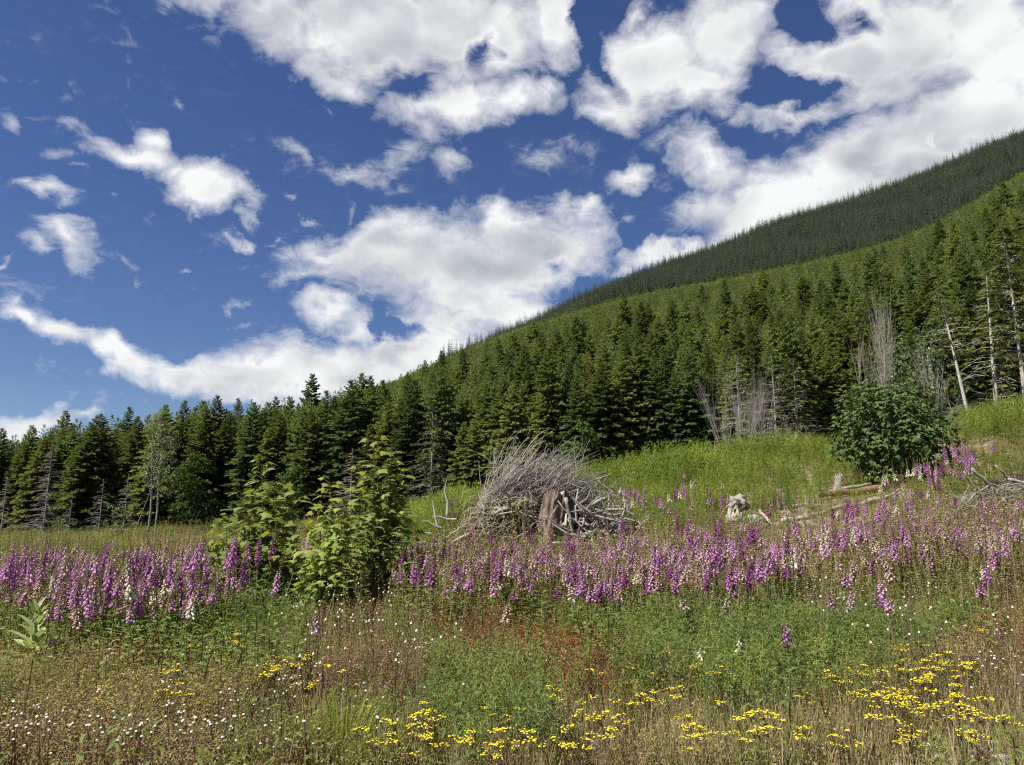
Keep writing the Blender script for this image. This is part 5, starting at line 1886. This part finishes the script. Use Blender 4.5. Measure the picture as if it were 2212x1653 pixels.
def foxglove(seed, colour, H, spike, nb, open_from=.0, open_to=.72, sides=5):
    """returns stem, flower spike and leaf meshes of one plant"""
    q = random.Random(seed)
    name, mat = BELLS[colour]
    st, sp, lf = MB(), MB(), MB()
    lean = Vector((q.gauss(0, .05), q.gauss(0, .05), 0))

    def axis(t):
        return Vector((lean.x * H * t * t, lean.y * H * t * t, H * t))
    st.tube([axis(t) for t in (0, .35, .7, 1)], [.009, .007, .0055, .0025], 4)
    t0 = 1 - spike / H
    for k in range(nb):
        u = (k + q.random() * .6) / nb
        t = t0 + (1 - t0) * u
        p = axis(t)
        an = k * 2.4 + q.gauss(0, .35)
        o = Vector((math.cos(an), math.sin(an), 0))
        if u < open_from or u > open_to + q.gauss(0, .03):
            sz = .022 * (1 - u * .65) if u > .5 else .02
            d = (o + Vector((0, 0, -.3 if u < .9 else .5))).normalized()
            sp.kite(p + o * .006, d, UP, sz * 1.3, sz, 1, .1)
            sp.kite(p + o * .006, d, o.cross(UP), sz * 1.3, sz, 1, .1)
            continue
        sc = (1.2 - .75 * (u - open_from) / max(.05, open_to - open_from)) * q.uniform(.85, 1.1)
        L, r = .045 * sc, .0115 * sc
        d = (o * .85 + Vector((q.gauss(0, .15), q.gauss(0, .15), -.62 - .25 * (1 - u)))).normalized()
        a = d.orthogonal().normalized()
        w = d.cross(a)
        b = len(sp.v)
        for (s, rr) in ((.0, .35), (.35, .85), (.8, .95), (1.0, 1.38)):
            for j in range(sides):
                x = 2 * math.pi * j / sides
                ex = 1 + (.12 if s == 1.0 and w.z * math.sin(x) + a.z * math.cos(x) < 0 else 0)
                sp.v.append(p + o * .010 + d * (L * s * ex) + (a * math.cos(x) + w * math.sin(x)) * (r * rr))
        for i in range(3):
            for j in range(sides):
                v0, v1 = b + i * sides + j, b + i * sides + (j + 1) % sides
                sp.f.append((v0, v1, v1 + sides, v0 + sides))
                sp.m.append(0)
        sp.kite(p + o * .004, o + UP * .2, UP, .022, .018, 1, .1)
    for k in range(int(18 * (1 - spike / H) + 4)):            # green pods where flowers have fallen, small leaves on the stem
        t = t0 * (1 - .30 * q.random() ** .8)
        an = q.uniform(0, 6.28)
        o = Vector((math.cos(an), math.sin(an), q.uniform(-.1, .4))).normalized()
        st.kite(axis(t), o, UP, .026, .018, 1, .15)
    for k in range(13):
        t = .04 + .62 * t0 * k / 13 + .2 * (k / 13) ** 2 * t0
        an = k * 2.4 + q.random()
        o = Vector((math.cos(an), math.sin(an), q.uniform(.0, .7))).normalized()
        L = (.25 - .16 * k / 13) * q.uniform(.75, 1.15)
        lf.lance(axis(t), o, UP, L, L * .33, q.uniform(.4, .9), 1 if (k < 3 and q.random() < .4) else 0, 4)
    return (st.mesh('stem', [M_FSTEM, M_PODS]), sp.mesh('flower_spike', [mat, M_PODS]), lf.mesh('leaves', [M_BROAD, M_BROAD_YEL]), name)


FOX = {}
k = 0
for colour, n in ((0, 6), (1, 3), (2, 4), (3, 5), (4, 3)):
    FOX[colour] = []
    for j in range(n):
        H = 1.25
        if colour == 3:
            FOX[colour].append(foxglove(500 + k, colour, H, .58, 54, (.05, .3, .5)[j % 3], (.60, .6, .72)[j % 3]))
        else:
            FOX[colour].append(foxglove(500 + k, colour, H, rnd.uniform(.42, .60), 50, (.0, .10, .25)[j % 3], rnd.uniform(.52, .78)))
        k += 1
FIELDS = [  # picture columns, distances, count, heights, place, colour mix
    (-20, 130, 8.8, 13.0, 105, (.8, 1.62), 'at the left end of the left patch', (3.5, 1, 6, 6, 1)),
    (130, 280, 8.0, 12.5, 120, (.75, 1.58), 'in the left patch below the dead grey conifer', (4, 2, 5, 6, 1)),
    (280, 455, 8.4, 13.0, 135, (.8, 1.66), 'in the left patch below the birch', (4, 1.5, 5, 6, 1)),
    (455, 575, 9.6, 11.7, 20, (1.0, 1.6), 'standing in front of the widest maple sapling', (6, 2, 3, 2, .2)),
    (870, 1050, 10.2, 15.5, 115, (.7, 1.12), 'below the left side of the big brush pile', (4, 1.5, 5, 6, 1.1)),
    (1050, 1290, 9.8, 15.6, 215, (.7, 1.14), 'in front of the tilted stump', (4, 2, 5, 6, 1.2)),
    (1290, 1500, 9.6, 15.8, 205, (.75, 1.28), 'below the right side of the big brush pile', (5, 2, 5, 6, 1.0)),
    (1500, 1740, 9.0, 15.8, 180, (.75, 1.38), 'below the twisted snag', (5, 3, 5, 5, .5)),
    (1740, 1990, 10.0, 17.5, 165, (.8, 1.42), 'on the slope below the fallen logs', (5, 3, 5, 4, 1.0)),
    (1990, 2240, 10.0, 17.0, 165, (.75, 1.36), 'around the foot of the right brush pile', (6, 3, 5, 3, 1.0)),
    (-20, 520, 13.0, 22.0, 60, (.85, 1.25), 'straggling behind the left patch', (3, 1, 4, 6, 1)),
    (1975, 2075, 15.0, 21.0, 26, (.9, 1.4), 'behind the foot of the right brush pile', (6, 3, 5, 3, 1)),
    (1895, 1990, 17.5, 22.0, 12, (1.1, 1.5), 'below the round maple bush', (2, 1, 1, 1, 7)),
    (2020, 2140, 18.0, 28.0, 44, (1.1, 1.6), 'on the slope above the right brush pile', (7, 2, 5, 1, .4)),
    (1540, 1770, 37.0, 40.5, 36, (1.2, 1.75), 'along the crest before the bare shrubs', (5, 2, 5, 2, 3)),
    (1335, 1560, 18.0, 28.0, 44, (.9, 1.35), 'scattered on the bank right of the stump pile', (4, 2, 5, 3, 1.5)),
    (890, 1020, 20.0, 34.0, 40, (1.0, 1.35), 'scattered on the bank left of the stump pile', (2, 1, 6, 4, 1)),
    (1390, 1425, 36.0, 40.0, 5, (1.3, 1.7), 'high on the crest left of the pale boulder', (2, 1, 5, 1, 0)),
    (640, 900, 14.5, 24.0, 22, (1.0, 1.3), 'seen between the maple saplings', (2, 1, 5, 5, 1)),
    (1000, 1500, 8.6, 10.2, 16, (.6, 1.0), 'at the front fringe below the stump pile', (5, 3, 4, 3, .6)),
    (1500, 2200, 8.0, 10.0, 12, (.6, 1.0), 'at the front fringe on the right', (5, 3, 4, 3, .6)),
]


def place_fox(colour, p, H, label, group=None, rz=None, lf=True):
    st, sp, le, nm = FOX[colour][rnd.randrange(len(FOX[colour]))]
    e = empty('foxglove', p, rnd.uniform(0, 6.28) if rz is None else rz, 1, (rnd.gauss(0, .085), rnd.gauss(.02, .085)))
    w = rnd.uniform(.9, 1.14)
    e.scale = (w, w, max(.62, H / 1.25))
    link('stem', st, e)
    link('flower_spike', sp, e)
    if lf:
        link('leaves', le, e)
    tag(e, label, 'foxglove', group)
    return e


def plant_foxgloves():
    cand = []
    for (x0, x1, y0, y1, n, hh, where, mixw) in FIELDS:
        for i in range(n):
            if i % 4 == 0:
                cpx, cY = rnd.uniform(x0, x1), y0 + (y1 - y0) * (rnd.random() + rnd.random()) / 2
            px = rnd.gauss(cpx, 20)
            Y = min(y1, max(y0 - .4, rnd.gauss(cY, .55)))
            col = rnd.choices(range(5), mixw)[0]
            if px > 2065 and 11.3 < Y < 17:
                hh = (.7, 1.12)
            cand.append((Y, px, col, (hh[0] + (hh[1] - hh[0]) * rnd.random() ** 1.1) * (1.2 if rnd.random() < .1 and hh[1] < 1.5 else 1), where))
    # keep the nearest as plants of their own; the others become one distant stand
    cand.sort(key=lambda c: c[0] / c[3])
    for (Y, px, col, H, where) in cand[:292]:
        nm = BELLS[col][0]
        hw = 'tall' if H > 1.3 else ('short' if H < .95 else 'mid-height')
        place_fox(col, gpt(px, Y), H, '%s %s foxglove %s' % (hw, nm, where), 'foxgloves in the meadow')
    P, Ro, S, K = [], [], [], []
    protos, first = [], {}
    for col in FOX:
        first[col] = len(protos)
        for (st, sp, le, nm) in FOX[col]:
            me = bpy.data.meshes.new('foxglove')
            V, F, MI = [], [], []
            mats = [M_FSTEM, M_PODS, sp.materials[0], M_BROAD]
            for (m, mp) in ((st, {0: 0, 1: 1}), (sp, {0: 2, 1: 1}), (le, {0: 3, 1: 3})):
                o = len(V)
                V += [tuple(v.co) for v in m.vertices]
                F += [tuple(i + o for i in p.vertices) for p in m.polygons]
                MI += [mp[p.material_index] for p in m.polygons]
            me.from_pydata(V, [], F)
            for m in mats:
                me.materials.append(m)
            me.polygons.foreach_set('material_index', np.array(MI, dtype=np.int32))
            protos.append(me)
    for (Y, px, col, H, where) in cand[292:]:
        P.append(gpt(px, Y))
        Ro.append((rnd.gauss(0, .05), rnd.gauss(0, .05), rnd.uniform(0, 6.28)))
        S.append((1.15, 1.15, H / 1.25))
        K.append(first[col] + rnd.randrange(len(FOX[col])))
    tag(point_mass('foxglove_stand', P, Ro, S, K, protos), 'more distant foxgloves massed behind the nearer ones and up the slope', 'foxgloves')
    print('foxgloves', len(cand))


plant_foxgloves()


def single_foxglove(px, py_top, Y, colour, spike, nb, label, seed, bells_apart=False, to=.85):
    g0 = gpt(px, Y)
    H = max(.3, (W(px, py_top, Y).z - g0.z))
    st, sp, le, nm = foxglove(seed, colour, H, min(spike, H * .75), nb, 0, to, 7)
    e = empty('foxglove', g0, rnd.uniform(0, 6.28))
    link('stem', st, e)
    link('flower_spike', sp, e)
    link('leaves', le, e)
    tag(e, label, 'foxglove')


single_foxglove(1690, 1334, 6.9, 0, .22, 26, 'lone purple foxglove standing nearest, among green weeds above the yellow flowers', 601)
single_foxglove(693, 1318, 8.6, 2, .24, 24, 'lone mauve foxglove in front of the tall maple sapling', 602)
single_foxglove(812, 1432, 7.4, 0, .13, 14, 'small lone purple foxglove in the brown weeds at lower centre', 603)
single_foxglove(708, 1456, 6.8, 0, .10, 10, 'very small purple foxglove tip left of the small lone one', 604)
single_foxglove(842, 1492, 6.6, 2, .07, 8, 'tiny mauve foxglove tip below the small lone one', 605)
single_foxglove(140, 1376, 8.0, 0, .06, 8, 'single purple bell tip beside the mullein', 606)
single_foxglove(1574, 1370, 7.2, 4, .13, 14, 'small white foxglove in the bright grass clump', 607)
single_foxglove(1495, 1388, 7.1, 4, .12, 12, 'small white foxglove left of the bright grass clump', 608)


# ------------------------------------------------------------------ yellow and white flowers
def yellow_plant(seed):
    q = random.Random(seed)
    st, heads = MB(), []
    H = 1.0 * .38
    n = q.randint(2, 4)
    for s in range(n):
        fl = MB()
        top = Vector((q.gauss(0, .05), q.gauss(0, .05), H * q.uniform(.85, 1.1)))
        st.tube([Vector((q.gauss(0, .01), q.gauss(0, .01), 0)), top * .5 + Vector((q.gauss(0, .02), 0, 0)), top], [.004, .0035, .002], 3, 0)
        for k in range(10):
            t = k / 10
            an = k * 2.4
            st.kite(top * t, Vector((math.cos(an), math.sin(an), .6)), UP, .06 * (1.2 - t), .012, 1)
        for k in range(q.randint(7, 14)):
            an = q.uniform(0, 6.28)
            rr = .046 * math.sqrt(q.random())
            c = top + Vector((rr * math.cos(an), rr * math.sin(an), .03 - rr * .25 + q.gauss(0, .004)))
            st.tube([top - Vector((0, 0, .03)), c], [.0018, .0012], 3, 0)
            r = q.uniform(.006, .0098)
            b = len(fl.v)
            nrm = Vector((q.gauss(0, .2), q.gauss(0, .2), 1)).normalized()
            a = nrm.orthogonal().normalized()
            w = nrm.cross(a)
            fl.v.append(c + nrm * r * .5)
            for j in range(8):
                x = 2 * math.pi * j / 8
                fl.v.append(c + (a * math.cos(x) + w * math.sin(x)) * (r * (1 if j % 2 else .8)))
            fl.v.append(c - nrm * r * .7)
            for j in range(8):
                fl.f += [(b, b + 1 + j, b + 1 + (j + 1) % 8), (b + 9, b + 1 + (j + 1) % 8, b + 1 + j)]
                fl.m += [0, 1]
        heads.append(fl.mesh('flower_head', [M_YELLOW, M_PODS]))
    return st.mesh('stem', [M_STEM_BROWN, M_FEATHER]), heads


YEL = [yellow_plant(700 + k) for k in range(7)]
YFIELDS = [  # picture centre, spread, count, place
    (1980, 1440, 75, 26, 24, 'in the upper right cluster of yellow flowers'),
    (1940, 1500, 60, 22, 19, 'in the middle of the right yellow patch'),
    (1840, 1450, 80, 30, 11, 'at the left of the right yellow patch'),
    (2120, 1560, 70, 30, 15, 'near the bare gravel at lower right'),
    (1740, 1600, 130, 40, 14, 'in the grass at the bottom right of centre'),
    (1420, 1530, 90, 34, 19, 'in the grass right of the bottom centre'),
    (1480, 1440, 80, 25, 7, 'between the green weeds right of centre'),
    (1150, 1570, 110, 30, 15, 'along the lower edge of the green feathery weeds'),
    (1030, 1620, 60, 20, 7, 'at the bottom edge left of centre'),
    (640, 1420, 60, 26, 16, 'in the small yellow patch left of centre'),
    (310, 1480, 90, 14, 10, 'in the thin yellow line below the left foxgloves'),
    (850, 1570, 60, 25, 7, 'near the bright grass at lower left of centre'),
]


def plant_small_flowers():
    q = random.Random(41)
    for (cx, cy, rx, ry, n, where) in YFIELDS:
        for i in range(n):
            px, py = q.gauss(cx, rx * 1.1), q.gauss(cy, ry * 1.15)
            # find where the head, about .36 m above ground, lands at that picture height
            a, s = ray(px, py)
            Y = 7.0
            hh = q.uniform(.26, .40)
            for _ in range(12):
                gz = float(hgt(np.array([a * Y]), np.array([Y]))[0]) + hh
                Y = max(4.7, min(12, Y + .6 * ((gz - EYE) / s - Y))) if s < -.01 else 9
            p = gxy(a * Y, Y)
            st, fl = YEL[q.randrange(len(YEL))]
            e = empty('yellow_wildflower', p, q.uniform(0, 6.28), hh / .38)
            link('stem', st, e)
            for hd in fl:
                link('flower_head', hd, e)
            tag(e, 'flat topped yellow wildflower %s' % where, 'wildflower', 'yellow wildflowers in the foreground')
    # white seed heads and daisies
    WH = []
    for k in range(6):
        b = MB()
        for s in range(1 + k % 3):
            top = Vector((q.gauss(0, .06), q.gauss(0, .06), .40 * q.uniform(.85, 1.1)))
            b.tube([Vector((0, 0, 0)), top * .5 + Vector((q.gauss(0, .02), 0, 0)), top], [.003, .0028, .002], 3, 0)
            r = q.uniform(.006, .0105)
            o = len(b.v)
            for i in range(3):
                ph = (.1, .75, 1.35)[i]
                for j in range(7):
                    x = 6.283 * j / 7
                    b.v.append(top + Vector((r * math.cos(x) * math.cos(ph), r * math.sin(x) * math.cos(ph), r * math.sin(ph))))
            for i in range(2):
                for j in range(7):
                    b.f.append((o + i * 7 + j, o + i * 7 + (j + 1) % 7, o + (i + 1) * 7 + (j + 1) % 7, o + (i + 1) * 7 + j))
                    b.m.append(1)
            b.f.append(tuple(o + 14 + j for j in range(7)))
            b.m.append(1)
            b.f.append(tuple(o + j for j in range(7))[::-1])
            b.m.append(2)
        WH.append(b.mesh('white_flower', [M_STEM_BROWN, M_WHITE, M_PODS]))
    for (cx, cy, rx, ry, n, where) in (
            (190, 1555, 300, 95, 62, 'in the dry weeds at lower left'), (430, 1510, 160, 50, 40, 'in the dry weeds left of centre'), (760, 1330, 110, 40, 44, 'in the brown weeds before the maple saplings'),
            (780, 1420, 150, 45, 34, 'in the brown weeds at lower left of centre'), (1930, 1320, 170, 60, 22, 'in the weeds on the right slope'), (2130, 1400, 70, 60, 22, 'near the right edge')):
        for i in range(n):
            px, py = q.gauss(cx, rx * .9), q.gauss(cy, ry * 1.1)
            a, s = ray(px, py)
            Y, hh = 7.0, q.uniform(.3, .45) + (.35 if cy < 1350 else 0)
            for _ in range(12):
                gz = float(hgt(np.array([a * Y]), np.array([Y]))[0]) + hh
                Y = max(4.7, min(13, Y + .6 * ((gz - EYE) / s - Y))) if s < -.01 else 9
            o = link('white_wildflower', WH[q.randrange(6)], None, gxy(a * Y, Y), (0, 0, q.uniform(0, 6.28)))
            o.scale = (1.1, 1.1, hh / .40)
            tag(o, 'small round white flower %s' % where, 'wildflower', 'white wildflowers in the foreground')


plant_small_flowers()


# ------------------------------------------------------------------ single plants
M_MULLEIN = leaf_mat('woolly_mullein_leaves', (.29, .34, .17), (.25, .30, .14), .3, vary=.2)


def single_plants():
    q = random.Random(61)
    g0 = gpt(100, 7.9)
    e = empty('mullein_plant', g0, 0, 1.25)
    st = MB()
    st.tube([Vector((0, 0, 0)), Vector((.01, 0, .35)), Vector((0, 0, .62))], [.022, .018, .012], 6)
    link('stem', st.mesh('stem', [M_MULLEIN]), e)
    for k in range(26):
        t = k / 26
        m = MB()
        an = k * 2.4 + q.gauss(0, .2)
        el = .35 + .95 * t
        d = Vector((math.cos(an) * math.cos(el), math.sin(an) * math.cos(el), math.sin(el)))
        L = (.34 - .20 * t) * q.uniform(.85, 1.1)
        m.lance(Vector((0, 0, .05 + .56 * t)), d, UP, L, L * .36, .35 + .2 * (1 - t), 0, 5, .15)
        link('leaf', m.mesh('leaf', [M_MULLEIN if t > .12 else M_BROAD_YEL]), e)
    tag(e, 'pale woolly mullein with large upright leaves at the left below the foxgloves', 'mullein')
    for k, (px, Y, lab, sz) in enumerate(((1556, 7.0, 'bright yellow green grass clump right of the lower centre', 1.15), (750, 5.35, 'bright green grass clump at the bottom left of centre', 1.0), (690, 5.2, 'lower bright grass clump beside the bottom edge', .8), (1360, 8.6, 'bright grass tuft below the stump pile foxgloves', .8))):
        o = link('grass_clump', grass_clump(800 + k, 130, .3, .62, .010, .16, [M_GRASS_BRIGHT, M_GRASS_DRY], .7, .05), None, gpt(px, Y), None, sz)
        tag(o, lab, 'grass clump')
    for k, (px, py, Y, lab) in enumerate(((415, 1560, 5.5, 'dark blue green thistle like weed left at the bottom edge'), (530, 1580, 5.4, 'second dark blue green weed right of the first at the bottom edge'), (1450, 1500, 6.5, 'tall leafy weed with narrow leaves right of the bare gap'),
                                          (745, 1480, 6.6, 'narrow leaved green weed in the brown weeds'), (850, 1540, 6.0, 'leafy rosette weed below the tiny mauve tip'))):
        g0 = gpt(px, Y)
        e = empty('leafy_weed', g0)
        H = max(.3, W(px, py, Y).z - g0.z)
        st, lf = MB(), MB()
        st.tube([Vector(), Vector((.01, 0, H * .5)), Vector((0, .01, H))], [.007, .005, .003], 4)
        for i in range(22):
            t = .06 + .92 * i / 22
            an = i * 2.4
            L = .15 * (1.1 - .7 * t) * q.uniform(.8, 1.2)
            lf.lance(Vector((0, 0, H * t)), Vector((math.cos(an), math.sin(an), .5 + .6 * t)), UP, L, L * (.34 if k < 2 else .2), .5, 0, 3)
        link('stem', st.mesh('stem', [M_FSTEM]), e)
        link('leaves', lf.mesh('leaves', [M_FEATHER2 if k < 2 else M_BROAD]), e)
        tag(e, lab, 'weed')


single_plants()
